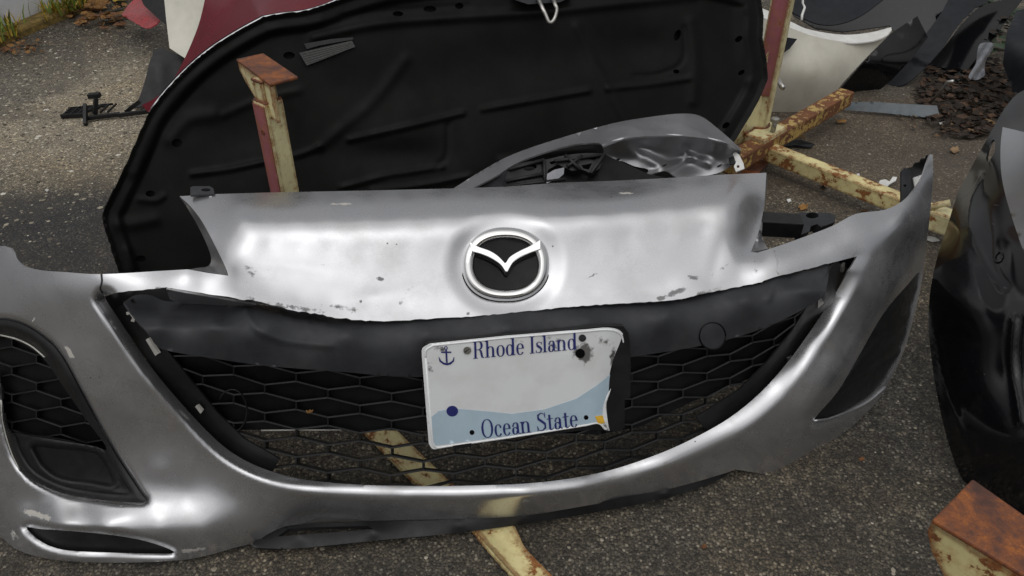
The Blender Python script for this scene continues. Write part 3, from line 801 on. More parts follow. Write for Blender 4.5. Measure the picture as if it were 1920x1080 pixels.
# grille: hexagon ribs, closed behind in its upper half, open to the ground below
mesh_ctrl = [(x, y, rays((x, y))[0][1] * (FD.base([(x, y)])[0] + .052)) for x, y in U_EDGE[::6]]
mesh_ctrl += [(cx, np.interp(cx, [300, 400, 500, 640, 780, 1000, 1180, 1330, 1440, 1540], [655, 672, 686, 697, 705, 695, 668, 645, 612, 560]),
               .876 + .17 * (cx - 948) / F * 1.15 + .12 * ((cx - 948) / F * 1.15) ** 2) for cx in (300, 450, 600, 750, 900, 1050, 1200, 1350, 1480, 1540)]
GD = Depth(mesh_ctrl, lam=.002)
GAPX = [306, 400, 500, 640, 780, 1000, 1180, 1330, 1440, 1540]; GAPY = [655, 672, 686, 697, 705, 695, 668, 645, 612, 560]
OPEN_IN = OPENING
def rib(mb, a, b, hw, deep, n=6):
    pts = np.array([(a[0] + (b[0] - a[0]) * i / n, a[1] + (b[1] - a[1]) * i / n) for i in range(n + 1)])
    ok = inside(pts, OPENING) | (seg_dist(pts, U_EDGE) < 14)
    for i in range(n):
        if not (ok[i] and ok[i + 1]): continue
        q = pts[i:i + 2]
        d = q[1] - q[0]; nn = np.array([-d[1], d[0]]) / max(np.linalg.norm(d), 1e-6)
        t = GD(q)
        fr = [at_t(q[0] - nn * hw, t[0]), at_t(q[1] - nn * hw, t[1]), at_t(q[1] + nn * hw, t[1]), at_t(q[0] + nn * hw, t[0])]
        fr = [f[0] for f in fr]
        bk = [f + np.array([0, deep * .78, -deep * .62]) for f in fr]
        mb.add(fr + bk, [(0, 1, 2, 3), (7, 6, 5, 4), (0, 4, 5, 1), (2, 6, 7, 3)] + ([(1, 5, 6, 2)] if i == n - 1 else []) + ([(3, 7, 4, 0)] if i == 0 else []))
def pitch(x): return np.interp(x, [200, 600, 1000, 1250, 1600], [56, 60, 57, 46, 34])
def hexes(rows, yfun, x0, x1, rowgap, amp, hw, deep, pf):
    mb = MB()
    nodes = [x0]
    while nodes[-1] < x1: nodes.append(nodes[-1] + float(pf(nodes[-1])))
    for k in range(rows):
        for i in range(len(nodes) - 1):
            a, b = nodes[i], nodes[i + 1]
            sgn = 1 if (i + k) % 2 == 0 else -1
            ya = yfun(a) + rowgap(a) * k + amp(a) * sgn; yb = yfun(b) + rowgap(b) * k - amp(b) * sgn
            rib(mb, (a, ya), (b, yb), hw, deep)
            if sgn > 0 and k < rows - 1:                                      # short upright to the next row, whose wave is opposite here
                rib(mb, (a, ya), (a, yfun(a) + rowgap(a) * (k + 1) - amp(a)), hw, deep, 2)
    return mb
gm = hexes(12, lambda x: np.interp(x, GAPX, GAPY) + 4, 210, 1640, lambda x: np.interp(x, [300, 800, 1200, 1500], [27, 25.5, 24, 21]), lambda x: np.interp(x, [300, 1000, 1500], [5.6, 5.2, 4.2]), 1.45, .017, pitch)
grille = gm.build('grille_mesh', M['mesh_plastic'], bumper)
BACK = [(285, 640)] + list(zip(GAPX, [y - 8 for y in GAPY])) + [(1560, 570), (1510, 640), (1470, 672), (1400, 712), (1300, 752), (1200, 800), (1120, 815), (800, 808), (600, 806), (420, 806), (375, 780), (330, 730)]
sheet('grille_backing', BACK, GD.off(.014), M['mesh_back_and_fill'], grille, sp=12)
# thin bright edge where the backing ends, loop of wire, leaf bit
MB().tube(at_t([(490, 807), (560, 806), (640, 806)], GD(np.array([(490, 807), (560, 806), (640, 806)])) + .012), .0013, 5).build('backing_edge', M['clip_plastic'], grille, True)
lp = ell(435, 770, 28, 40, 21, a0=-2.6)[:16]
MB().tube(at_t(lp, GD(np.array(lp)) - .002), .0011, 5).build('wire_loop', M['black_plastic'], grille, True)
gw = at_t([(580, 771)], GD(np.array([(580, 771)])) - .006)[0]
lf = leaf_obj('dry_leaf', (gw[0], gw[1], gw[2] - .003), .006, .6, M['leaf_ochre'], 'tiny orange leaf scrap stuck on the black grille left of the plate', 'leaf')

sheet('dark_gap_sheet', [(196, 556), (250, 540), (330, 538), (470, 560), (470, 604), (330, 600), (300, 640), (256, 630), (214, 590)], lambda p: FD.base(p) + .075, M['mesh_back_and_fill'], bumper, sp=10)  # added black sheet, stands in for the shade in the left corner gap
sheet('dark_gap_sheet', [(1420, 530), (1600, 480), (1610, 500), (1560, 590), (1500, 600), (1430, 570)], lambda p: FD.base(p) + .075, M['mesh_back_and_fill'], bumper, sp=10)  # same added black sheet for the dark gap on the right
# side strips and clips between the opening and the grille
def strip(name, pts, w0_, off, mat, par):
    L = np.array(pts, float)
    a, b = [], []
    for i in range(len(L)):
        d = L[min(i + 1, len(L) - 1)] - L[max(i - 1, 0)]; n = np.array([-d[1], d[0]]) / np.linalg.norm(d)
        a.append(L[i] - n * w0_ / 2); b.append(L[i] + n * w0_ / 2)
    return sheet(name, [tuple(q) for q in a] + [tuple(q) for q in b[::-1]], GD.off(off), mat, par, sp=7)
strip('grille_edge', [(222, 575), (248, 622), (288, 672), (334, 730), (388, 796), (440, 846), (510, 886)], 58, -.004, M['black_plastic'], grille)
strip('grille_edge', [(1585, 500), (1545, 565), (1502, 635), (1456, 692), (1400, 748), (1318, 800)], 44, -.004, M['black_plastic'], grille)
for q in ([(236, 586), (248, 583), (254, 597), (251, 604), (245, 602), (248, 596), (243, 589), (238, 591)], [(273, 637), (278, 634), (297, 663), (291, 667)], [(366, 763), (371, 761), (380, 771), (376, 776)],
          [(1534, 562), (1539, 556), (1545, 568), (1534, 578)], [(1580, 500), (1585, 493), (1583, 508), (1579, 511)], [(1478, 672), (1487, 668), (1490, 676), (1481, 683)]):
    slab('clip', q, GD.off(-.016), .004, M['clip_plastic'] if q[0][0] < 400 else M['steel'], grille)

# lower lip spoiler
LIP_T = sm([(476, 1019), (505, 1001), (545, 988), (640, 984), (760, 978), (860, 975), (980, 968), (1100, 949), (1200, 931), (1300, 906), (1374, 880)], 4)
LIP_B = sm([(1374, 884), (1340, 903), (1250, 934), (1100, 964), (980, 983), (860, 999), (700, 1014), (560, 1028), (500, 1028), (470, 1026)], 4)
lipz, lipc = [], []
for cx in (470, 560, 700, 860, 980, 1100, 1250, 1370):
    yt = np.interp(cx, [a for a, _ in LIP_T], [b for _, b in LIP_T]); yb = np.interp(cx, [a for a, _ in LIP_B[::-1]], [b for _, b in LIP_B[::-1]])
    lipz += [(cx, yb, .017), (cx, yt * .6 + yb * .4, .030)]
    lipc += [(cx, yt - 8, rays((cx, yt - 8))[0][1] * (FD.base([(cx, yt - 8)])[0] + .012))]
LD = Depth(lipc, lam=.001, zc=lipz)
sheet('lip_spoiler', [(a, b - 4) for a, b in LIP_T] + LIP_B, LD, M['black_plastic'], bumper, [[(540, 991), (600, 988), (690, 986), (700, 992), (640, 997), (560, 1003), (520, 1006)]], sp=5, thick=.006)
sheet('slot_insert', [(a, b) for a, b in [(46, 985), (110, 990), (200, 998), (275, 1010), (328, 1030), (322, 1040), (150, 1038), (95, 1029), (60, 1010)]], lambda p: FD.base(p) + .022, M['black_plastic'], bumper, sp=8)

# left fog lamp surround: rolled rim, hexagon mesh, blind pocket
def fog_relief(p):
    e = seg_dist(p, FOG_L + FOG_L[:1])
    return -.004 * np.exp(-((e - 9) / 7) ** 2) + .012 * ss(e, 12, 24)
FGD = lambda p: FD.base(p) + .004 + fog_relief(np.asarray(p, float).reshape(-1, 2))
MESH_L = smc([(-60, 660), (0, 632), (32, 640), (64, 658), (88, 680), (118, 724), (160, 785), (200, 845), (130, 828), (60, 817), (18, 812), (6, 770), (-4, 700), (-50, 700)], 4)
fog = sheet('fog_surround', [(a, b) for a, b in FOG_L], FGD, M['black_plastic'], bumper, [MESH_L], sp=5)
MB().tube(at_t(sm([(0, 628), (32, 636), (60, 650), (84, 670)], 5), FGD(np.array(sm([(0, 628), (32, 636), (60, 650), (84, 670)], 5))) - .0008), .0013, 5).build('scuffed_edge', M['clip_plastic'], fog, True)
MB().tube(at_t(sm([(2, 750), (6, 795), (20, 845), (36, 880)], 5), FGD(np.array(sm([(2, 750), (6, 795), (20, 845), (36, 880)], 5))) - .0008), .0011, 5).build('scuffed_edge', M['clip_plastic'], fog, True)
GD_save, OPEN_save, U_save = GD, OPENING, U_EDGE
GD = lambda p: FD.base(p) + .026
OPENING, U_EDGE = MESH_L, MESH_L + MESH_L[:1]
mm = hexes(9, lambda x: 628 + x * .09, -70, 240, lambda x: 26.0, lambda x: 6.0, 1.3, .010, lambda x: 46)
fm = mm.build('fog_mesh', M['mesh_plastic'], fog)
GD, OPENING, U_EDGE = GD_save, OPEN_save, U_save
sheet('mesh_backing', [(-80, 610), (60, 620), (130, 700), (240, 880), (40, 860), (-80, 820)], lambda p: FD.base(p) + .040, M['mesh_back_and_fill'], fm, sp=14)
PK_O = smc([(20, 813), (60, 818), (130, 829), (180, 838), (206, 852), (228, 890), (247, 926), (200, 925), (130, 917), (80, 905), (48, 882), (28, 845)], 4)
PK_I = smc([(60, 833), (110, 836), (165, 842), (192, 854), (216, 908), (170, 906), (115, 898), (84, 880), (66, 855)], 4)
def pk_rel(p):
    e = seg_dist(p, PK_I + PK_I[:1]); i = inside(p, PK_I)
    o_ = seg_dist(p, PK_O + PK_O[:1])
    return np.where(i, .012 * ss(e, 0, 9), -.003 * np.exp(-((e - 4) / 4) ** 2)) - .002 * np.exp(-((o_ - 4) / 4) ** 2)
sheet('fog_blank', PK_O, lambda p: FD.base(p) + .0075 + pk_rel(np.asarray(p, float).reshape(-1, 2)), M['black_plastic'], fog, sp=4)
# right fog lamp surround, seen edge-on
def fr_rel(p):
    t = 0
    for k, (a, b) in enumerate((((1600, 690), (1700, 590)), ((1570, 735), (1690, 660)), ((1640, 620), (1715, 540)), ((1585, 712), (1695, 625)))):
        t = t - .008 * np.exp(-(seg_dist(p, [a, b]) / 7) ** 2)
    return t
sheet('fog_surround', [(x + (x - 1635) * .06, y + (y - 660) * .06) for x, y in FOG_R], lambda p: FD.base(p) + .026 + fr_rel(np.asarray(p, float).reshape(-1, 2)), M['black_plastic'], bumper, sp=5)
MB().tube(at_t(sm([(1526, 789), (1560, 783), (1620, 758), (1660, 726)], 5), FD(np.array(sm([(1526, 789), (1560, 783), (1620, 758), (1660, 726)], 5))) - .001), .0022, 6).build('fog_trim', M['silver_plain'], bumper, True)

# emblem: dished black ground, chrome oval ring, chrome wing
emblem = bpy.data.objects.new('emblem', None); C.objects.link(emblem); emblem.parent = bumper
e0 = at_t([(948, 495)], FD(np.array([(948., 495.)])))[0]
emblem.location = Vector(e0) - bumper.location
ED = Depth([(948, 440, rays((948, 440))[0][1] * (FD([(948, 405)])[0] * .5 + FD([(948, 585)])[0] * .5) * 1.0 + .030), (860, 495, .0 + rays((860, 495))[0][1] * (FD([(850, 495)])[0])), (1036, 495, rays((1036, 495))[0][1] * (FD([(1046, 495)])[0])), (948, 570, rays((948, 570))[0][1] * FD([(948, 575)])[0])])
p3 = [(948, 415), (850, 495), (1046, 495), (948, 580)]
ED = Depth([(a, b, rays((a, b))[0][1] * FD([(a, b)])[0]) for a, b in p3], lam=.5)
def ring_band(name, cx, cy, prof, mat, par, n=72, sq=.88):
    """Lathe-like ring: prof = [(half width px, half height px, lift towards the viewer in m)]."""
    V, Fc = [], []
    for rx, ry, lift in prof:
        pts = np.array(ell(cx, cy, rx, ry, n, sq=sq))
        V += at_t(pts, ED(pts) - lift).tolist()
    for j in range(len(prof) - 1):
        for i in range(n):
            Fc.append((j * n + i, j * n + (i + 1) % n, (j + 1) * n + (i + 1) % n, (j + 1) * n + i))
    o = link(name, V, Fc, mat, par, True)
    o.data.set_sharp_from_angle(angle=math.radians(28))
    return o
ring_band('rim_gap', 948, 495, [(84.5, 72, -.014), (84, 71.5, -.0035), (79, 67, -.0035), (79, 67, -.014)], M['emblem_black'], emblem)
ring_band('oval_ring', 948, 495, [(82, 70, -.010), (81.6, 69.6, .000), (78.3, 66.3, .0045), (75, 63, .0070), (71, 59, .0084), (67, 55.2, .0082), (63.5, 51.8, .0064), (61, 49.2, .0036), (59.5, 47.6, .000), (59, 47, -.010)], M['chrome'], emblem)
sheet('emblem_ground', ell(948, 495, 64, 53, 48, sq=.88), lambda p: ED(p) + .004 + .004 * np.cos(np.hypot(np.asarray(p)[:, 0] - 948, np.asarray(p)[:, 1] - 500) / 45), M['emblem_black'], emblem, sp=5)
wt = sm([(880, 452), (896, 462), (918, 470), (934, 480), (947, 493)], 5) + sm([(949, 492), (957, 481), (975, 470), (994, 461), (1014, 449)], 5)
wb = sm([(1014, 467), (994, 474), (975, 482), (962, 492), (952, 509)], 5) + sm([(948, 509), (938, 495), (922, 484), (903, 476), (884, 471)], 5)
wf = np.array(wt + wb)
fr = at_t(wf, ED(wf) - .0100)
bk = at_t(np.array(wt + [(x, y + 9) for x, y in wb]), ED(wf) + .002)
wing_o = MB().prism(fr, bk).build('wing', M['chrome'], emblem, bevel=.0009)

# licence plate, its bracket, screws and print
PD = Depth([(800, 650, .822), (1150, 617, .875), (810, 835, .795), (1120, 800, .843)], lam=.3)
def plate_rel(p):
    return .010 * ss((p[:, 0] - 1135) - (p[:, 1] - 640) * -.2, 0, 45) - .007 * gau(p, 1140, 800, 16, 22) + .004 * gau(p, 1150, 700, 26, 60) - .002 * gau(p, 1090, 655, 30, 26) + .0025 * gau(p, 1060, 640, 20, 14)
PDr = lambda p: PD(p) + plate_rel(np.asarray(p, float).reshape(-1, 2))
sheet('plate_bracket', sm([(792, 664), (800, 648), (830, 642), (1000, 625), (1150, 611), (1172, 618), (1181, 640), (1182, 744), (1171, 746), (1171, 801), (1150, 808), (1100, 806), (840, 832), (800, 790)], 2), PD.off(.008), M['black_plastic'], bumper, sp=8, thick=.008)
PLATE = sm([(791, 668), (792, 654), (806, 645)], 4) + [(950, 630)] + sm([(1100, 618), (1140, 615), (1164, 621), (1172, 640), (1168, 668), (1158, 700), (1142, 742), (1137, 758), (1139, 785), (1143, 808)], 4) + sm([(1136, 806), (1128, 797), (1118, 795), (1100, 799)], 3) + [(950, 823)] + sm([(830, 840), (812, 842), (804, 832)], 4)
def pscuff(p):
    s = 0
    for (x, y, rx, ry, k) in ((1095, 660, 26, 22, 1.0), (1040, 645, 26, 16, .6), (1130, 640, 24, 18, .55), (1150, 670, 12, 26, .7), (985, 640, 16, 12, .5), (825, 655, 16, 12, .7), (1135, 795, 8, 18, .6), (806, 690, 7, 30, .5), (965, 660, 60, 10, .25)):
        s = np.maximum(s, k * gau(p, x, y, rx, ry))
    return np.asarray(s)
plate = sheet('license_plate', PLATE, PDr, M['plate'], bumper, sp=5, thick=.0012, attrs={'scuff': pscuff})
INNER = [(800 + (x - 800) * .985 + 3, y) for x, y in PLATE]
# embossed rim
cen = np.mean(np.array(PLATE), 0)
rimline = [tuple(cen + (np.array(q) - cen) * .972) for q in PLATE]
MB().tube(at_t(rimline + rimline[:1], PDr(np.array(rimline + rimline[:1])) + .0006), .0018, 6).build('embossed_rim', M['plate'], plate, True)
sheet('wave_print', [(809, 782), (822, 771), (850, 766), (900, 770), (960, 776), (1020, 768), (1080, 748), (1120, 722), (1154, 694), (1158, 698), (1147, 724), (1137, 742), (1131, 760), (1129, 792), (1098, 795), (950, 818), (830, 834), (813, 836), (809, 830)],
      lambda p: PDr(p) - .0004, M['plate_blue'], plate, sp=6, thick=.0002)
slab('yellow_sticker', [(1116, 781), (1130, 779), (1134, 793), (1122, 796)], lambda p: PDr(p) - .0012, .0006, M['reflector'], plate)
slab('bracket_tongue', [(849, 836), (884, 831), (884, 838), (852, 842)], lambda p: PD(p) - .002, .004, M['black_plastic'], plate)
for (x, y, r) in ((876, 657, 7.5), (1092, 634, 7.0)):
    s_o = MB()
    q = np.array(ell(x, y, r, r, 14))
    fr = at_t(q, PDr(q) - .0035); bk = at_t(q, PDr(q))
    s_o = s_o.prism(fr, bk).build('plate_screw', M['steel'] if x < 900 else M['grey_plastic'], plate, bevel=.0008)
    MB().bar(at_t([(x - r * .6, y + r * .5)], PDr([(x, y)]) - .0037)[0], at_t([(x + r * .6, y - r * .5)], PDr([(x, y)]) - .0037)[0], .0012, .0006, up=(0, -.5, .8)).build('screw_slot', M['emblem_black'], plate)
for (x, y, r) in ((885, 811, 4.6), (1099, 783, 4.4), (1088, 663, 9)):
    slab('bolt_hole', ell(x, y, r, r, 12), lambda p: PDr(p) - .0008, .0004, M['emblem_black'], plate)

# ---- lettering: bold-faced serif capitals drawn stroke by stroke
ST, TH = .135, .038
def stroke(pts, w):
    L = np.array(pts, float); w = np.broadcast_to(np.array(w, float), (len(L),))
    a, b = [], []
    for i in range(len(L)):
        d = L[min(i + 1, len(L) - 1)] - L[max(i - 1, 0)]; n = np.array([-d[1], d[0]]) / max(np.linalg.norm(d), 1e-9)
        a.append(L[i] - n * w[i] / 2); b.append(L[i] + n * w[i] / 2)
    return [[tuple(a[i]), tuple(a[i + 1]), tuple(b[i + 1]), tuple(b[i])] for i in range(len(L) - 1)]
def rect(x0, y0, x1, y1): return [[(x0, y0), (x1, y0), (x1, y1), (x0, y1)]]
def bowl(cx, cy, rx, ry, a0=0, a1=360, thick=ST, n=22):
    pts, ws = [], []
    for i in range(n + 1):
        a = math.radians(a0 + (a1 - a0) * i / n)
        w = TH + (thick - TH) * abs(math.cos(a)) ** 1.5
        pts.append((cx + (rx - w / 2) * math.cos(a), cy + (ry - TH / 2) * math.sin(a))); ws.append(w)
    return stroke(pts, ws)
def stem(x, y0, y1, serif=.09, both=True, topleft=False):
    q = rect(x, y0, x + ST, y1) + rect(x - serif, y0, x + ST + serif, y0 + TH)
    if both: q += rect(x - serif, y1 - TH, x + ST + serif, y1)
    if topleft: q += [[(x - serif, y1 - .06), (x, y1 - .075), (x, y1), (x - serif, y1 - .03)]]
    return q
XH = .64
GL = {
 'R': (stem(.10, 0, 1) + bowl(.36, .745, .29, .255, -90, 90) + rect(.2, .96, .38, 1) + rect(.2, .49, .38, .53) + stroke([(.40, .51), (.52, .42), (.56, .25), (.60, .06), (.72, .02)], [TH, .11, ST, .11, TH]), .80),
 'I': (stem(.10, 0, 1), .34), 'l': (stem(.08, 0, 1, both=False, topleft=True), .31),
 'h': (stem(.08, 0, 1, both=False, topleft=True) + bowl(.35, .40, .24, .24, 0, 150) + rect(.455, 0, .455 + ST, .42) + rect(.37, 0, .68, TH), .70),
 'n': (stem(.08, 0, XH, both=False, topleft=True) + bowl(.35, .40, .24, .24, 0, 150) + rect(.455, 0, .455 + ST, .42) + rect(.37, 0, .68, TH), .70),
 'o': (bowl(.31, .32, .27, .335), .62), 'O': (bowl(.42, .5, .38, .515), .84),
 'd': (bowl(.29, .32, .25, .335) + rect(.44, 0, .44 + ST, 1) + rect(.36, .96, .5, 1) + rect(.5, 0, .66, TH), .68),
 'e': (bowl(.29, .32, .25, .335, 8, 325) + rect(.10, .34, .54, .34 + TH), .57),
 'c': (bowl(.29, .32, .25, .335, 48, 325) + [[(x, y) for x, y in ell(.44, .50, .065, .065, 8)]], .55),
 'a': (rect(.36, .05, .36 + ST, .46) + bowl(.29, .44, .205, .205, 0, 150) + bowl(.25, .19, .20, .20, 40, 350) + [[(x, y) for x, y in ell(.13, .47, .06, .06, 8)]] + rect(.45, 0, .58, .05), .59),
 's': (stroke([(.44, .50), (.40, .60), (.25, .64), (.13, .55), (.17, .42), (.33, .31), (.43, .20), (.37, .05), (.23, 0), (.10, .06), (.07, .17)], [TH, TH, TH, .09, ST, ST, ST, .09, TH, TH, TH]) + rect(.42, .47, .455, .63) + rect(.06, .0, .095, .17), .50),
 'S': (stroke([(.60, .74), (.55, .92), (.35, .99), (.16, .88), (.17, .68), (.36, .54), (.57, .38), (.58, .16), (.36, .01), (.14, .07), (.08, .28)], [TH, TH, .05, .11, ST, ST, ST, .12, .05, TH, TH]) + rect(.585, .70, .62, 1.0) + rect(.06, 0, .095, .30), .68),
 't': (rect(.14, .06, .14 + ST, .84) + rect(.02, .60, .42, .64) + stroke([(.20, .08), (.27, .02), (.36, .03), (.42, .12)], [.1, .06, TH, TH]), .44),
 ' ': ([], .34)}
def lettering(name, text, o, right, up, mat, par, lift=.0012):
    adv = sum(GL[c][1] for c in text)
    a = np.array(right, float) / adv; b = np.array(up, float)
    mb = MB(); x = 0
    k = 0
    for c in text:
        polys, w = GL[c]
        for q in polys:
            px = np.array([np.array(o) + a * (x + u) + b * v for u, v in q])
            mb.add(at_t(px, PDr(px) - lift - .00004 * (k % 7)), [tuple(range(len(q)))]); k += 1
        x += w
    return mb.build(name, mat, par)
lettering('lettering', 'Rhode Island', (887, 673), (196, -18), (-1, -32), M['ink'], plate)
lettering('lettering', 'Ocean State', (903, 822), (182, -22), (-3, -34), M['ink'], plate)
# little anchor and the round mark at the plate's left side
amb = MB()
def draw(polys, o, sx, sy):
    for i, q in enumerate(polys):
        px = np.array([(o[0] + u * sx - v * .06 * sx, o[1] - v * sy) for u, v in q]); amb.add(at_t(px, PDr(px) - .0012 - .00004 * (i % 7)), [tuple(range(len(q)))])
draw(bowl(0, .90, .10, .10, 0, 360, .05, 12) + rect(-.045, .08, .045, .80) + rect(-.28, .62, .28, .70) + stroke([(-.42, .40), (-.36, .18), (-.18, .04), (0, 0), (.18, .04), (.36, .18), (.42, .40)], [.03, .09, .11, .12, .11, .09, .03]), (838, 683), 34, 34)
amb.build('anchor_print', M['ink'], plate)
slab('round_print', ell(848, 771, 11, 10, 20), lambda p: PDr(p) - .0010, .0002, M['ink'], plate)

# headlamp support bracket behind the right arm of the bumper
hb = MB().bar(P(1400, 418, 1.17), P(1500, 424, 1.165), .035, .030).build('support_bar', M['black_plastic'], bumper, bevel=.002)
SBD = Depth([(1490, 402, 1.20), (1560, 400, 1.215), (1500, 440, 1.155)])
sheet('support_bracket', [(1492, 403), (1500, 398), (1558, 399), (1566, 404), (1566, 416), (1540, 426), (1532, 420), (1520, 424), (1518, 434), (1502, 440), (1494, 420)], SBD, M['grey_plastic'], bumper, [ell(1523, 404, 12, 5.5, 16)], sp=4, thick=.02)

# ================================================================== CAR HOOD standing on edge, its black underside towards us
hood = thing('car_hood', 'black underside of a silver car hood propped upright behind the silver bumper', 'car hood', (-.1, 1.5, 0))
HP = Depth([(225, 515, 1.28), (500, 30, 1.60), (1440, 150, 1.78)])
HOOD_L = sm([(226, 516), (208, 462), (193, 406), (206, 372), (232, 318), (262, 250), (284, 205), (322, 158), (362, 118), (402, 86), (450, 56), (494, 32)], 4)
HOOD_T = sm([(494, 32), (528, 26), (565, 22), (600, 13), (640, -2), (720, -26), (860, -46), (1000, -56), (1150, -56), (1300, -44), (1424, -16)], 4)
HOOD_R = [(1432, 30), (1430, 70), (1437, 110), (1440, 148), (1424, 186), (1408, 215), (1388, 248), (1350, 312), (1318, 368), (1290, 420)]
HOOD = HOOD_L + HOOD_T[1:] + HOOD_R + [(1200, 470), (800, 520), (420, 540)]
RIBS = [([(360, 326), (430, 317), (500, 302), (560, 290), (600, 274)], 5, .011), ([(655, 262), (760, 238), (868, 212)], 5, .012), ([(905, 205), (1000, 188), (1104, 170)], 5, .012), ([(1140, 166), (1220, 158), (1292, 147)], 5, .010),
        ([(600, 274), (640, 240), (700, 190), (760, 112)], 11, .008), ([(1082, 50), (1110, 110), (1140, 165), (1180, 240)], 9, .008), ([(640, 352), (720, 330), (770, 322), (830, 312)], 5, .009), ([(700, 358), (800, 346), (880, 330)], 5, .009),
        ([(590, 70), (700, 46), (830, 34), (1000, 24), (1150, 8), (1300, -8)], 9, .014), ([(1296, 40), (1304, 110), (1300, 190)], 10, .010), ([(1282, 52), (1284, 100), (1270, 125), (1230, 140), (1190, 142)], 4, -.006),
        ([(840, 235), (838, 290), (820, 312)], 5, -.006), ([(250, 322), (270, 270), (300, 215), (345, 160), (420, 100), (500, 58), (600, 40)], 12, .010), ([(318, 260), (352, 225), (400, 215)], 14, .010), ([(222, 420), (250, 420), (288, 412)], 12, .008), ([(880, 10), (760, 18), (640, 30)], 5, -.004),
        ([(1392, 20), (1394, 90), (1402, 150)], 13, .014), ([(240, 470), (246, 505)], 10, .008), ([(262, 374), (292, 376), (306, 368)], 6, .006), ([(940, 300), (1040, 285), (1110, 280)], 6, .006), ([(420, 215), (480, 190), (560, 170)], 8, .006)]
def hood_relief(p):
    t = np.zeros(len(p))
    for line, w, h in RIBS:
        d = seg_dist(p, sm(line, 4)); t -= .5 * h * np.exp(-(d / w) ** 2)
    e = seg_dist(p, HOOD_L + HOOD_T[1:] + HOOD_R)
    t += -.008 * ss(9 - e, 0, 7) + .010 * ss(e, 26, 40)
    t += .008 * gau(p, 480, 250, 110, 60) + .010 * gau(p, 760, 160, 150, 60) + .010 * gau(p, 1000, 110, 120, 50) + .012 * gau(p, 1200, 90, 70, 40) + .010 * gau(p, 730, 290, 90, 30)
    t += .0015 * np.sin(p[:, 0] / 31 + 1.3 * np.sin(p[:, 1] / 43))
    return t
HD = Depth([(225, 515, 1.28), (500, 30, 1.60), (1440, 150, 1.78)], relief=hood_relief)
hh = [ell(332, 268, 10, 8, 12), ell(282, 363, 9, 6, 12), ell(264, 485, 10, 6, 12), ell(1385, 73, 8, 5, 10, rot=-.6), ell(1390, 136, 7, 4, 10, rot=-.6), ell(1361, 235, 8, 5, 10, rot=-.6), ell(861, 11, 8, 6, 12), ell(806, 17, 12, 6, 12), ell(746, 26, 10, 5, 12), ell(1270, 66, 6, 11, 12, rot=.4), ell(1268, 134, 6, 4, 10), ell(542, 104, 11, 7, 12)]
inner = sheet('inner_panel', HOOD, HD, M['hood_black'], hood, hh, sp=4.6, minz=.015)
skin = [(x - 3.2, y - 3.0) for x, y in HOOD_L[26:]] 
sheet('outer_skin', [(x, y) for x, y in HOOD_L[:26]] + skin + [(x - 1, y - 3.2) for x, y in HOOD_T[1:]] + HOOD_R + [(1200, 470), (800, 520), (420, 540)], lambda p: HP(p) + .03, M['silver_plain'], hood, sp=16, minz=.03, front_mat=M['hood_black'])
edge_px = HOOD_L[24:] + HOOD_T[1:]
MB().tube(at_t(np.array(edge_px), HD.base(np.array(edge_px)) - .001), .0026, 6).build('skin_edge', M['silver_plain'], hood, True)
# label, striker, plugs
LBL = [(561, 99), (660, 76), (666, 88), (575, 123)]
slab('paper_label', LBL, lambda p: HD.base(p) + .002, .0004, M['label'], hood)
for r in range(5):
    q = [(566 + r * 2.6, 101 + r * 4.3), (655 + r * 1.4, 80.5 + r * 2.2)]
    MB().tube(at_t(q, HD.base(q) + .0016), .0007, 4).build('print_line', M['label_line'], hood)
slab('tape_strip', [(570, 82), (622, 73), (662, 70), (662, 74), (600, 85), (575, 92)], lambda p: HD.base(p) + .004, .001, M['black_plastic'], hood)
q = sm([(1004, -14), (1012, 4), (1024, 30), (1030, 42), (1038, 38), (1044, 20), (1040, 6), (1034, -12)], 4)
MB().tube(at_t(q, HD.base(q) - np.interp(np.arange(len(q)), [0, 6, len(q) - 6, len(q)], [-.01, .05, .05, -.01])), .0042, 8).build('latch_striker', M['steel'], hood, True)
sheet('striker_plate', [(960, -30), (1080, -34), (1076, -8), (1050, 4), (990, 8), (966, 0)], lambda p: HD.base(p) - .010, M['grey_plastic'], hood, sp=8)

# ================================================================== CRUMPLED SILVER PIECE between hood and bumper
torn = thing('torn_bumper_corner', 'crumpled silver bumper corner with torn edge and broken black bracket, wedged behind the emblem panel', 'bumper piece', (.2, 1.35, 0))
TTOP = sm([(846, 356), (900, 322), (960, 290), (1050, 259), (1150, 231), (1220, 219), (1275, 213), (1312, 217), (1345, 240), (1386, 276), (1389, 281)], 4)
TRIDGE = sm([(1389, 283), (1365, 270), (1335, 262), (1280, 255), (1220, 255), (1170, 260), (1130, 274)], 4)
TD = Depth([(846, 356, 1.24), (960, 290, 1.34), (1050, 259, 1.40), (1150, 231, 1.455), (1275, 213, 1.50), (1345, 240, 1.49), (1388, 278, 1.44), (1365, 268, 1.405), (1280, 254, 1.385), (1170, 260, 1.355), (1130, 274, 1.335), (1060, 285, 1.32), (980, 312, 1.28), (900, 345, 1.24), (1220, 235, 1.44), (1100, 262, 1.395)], lam=.0005)
TLOW = sm([(1130, 274), (1120, 268), (1080, 270), (1020, 286), (970, 305), (930, 330), (880, 356)], 4)
sheet('upper_skin', TTOP + TRIDGE[:-1] + TLOW, TD, M['silver_torn'], torn, sp=5)
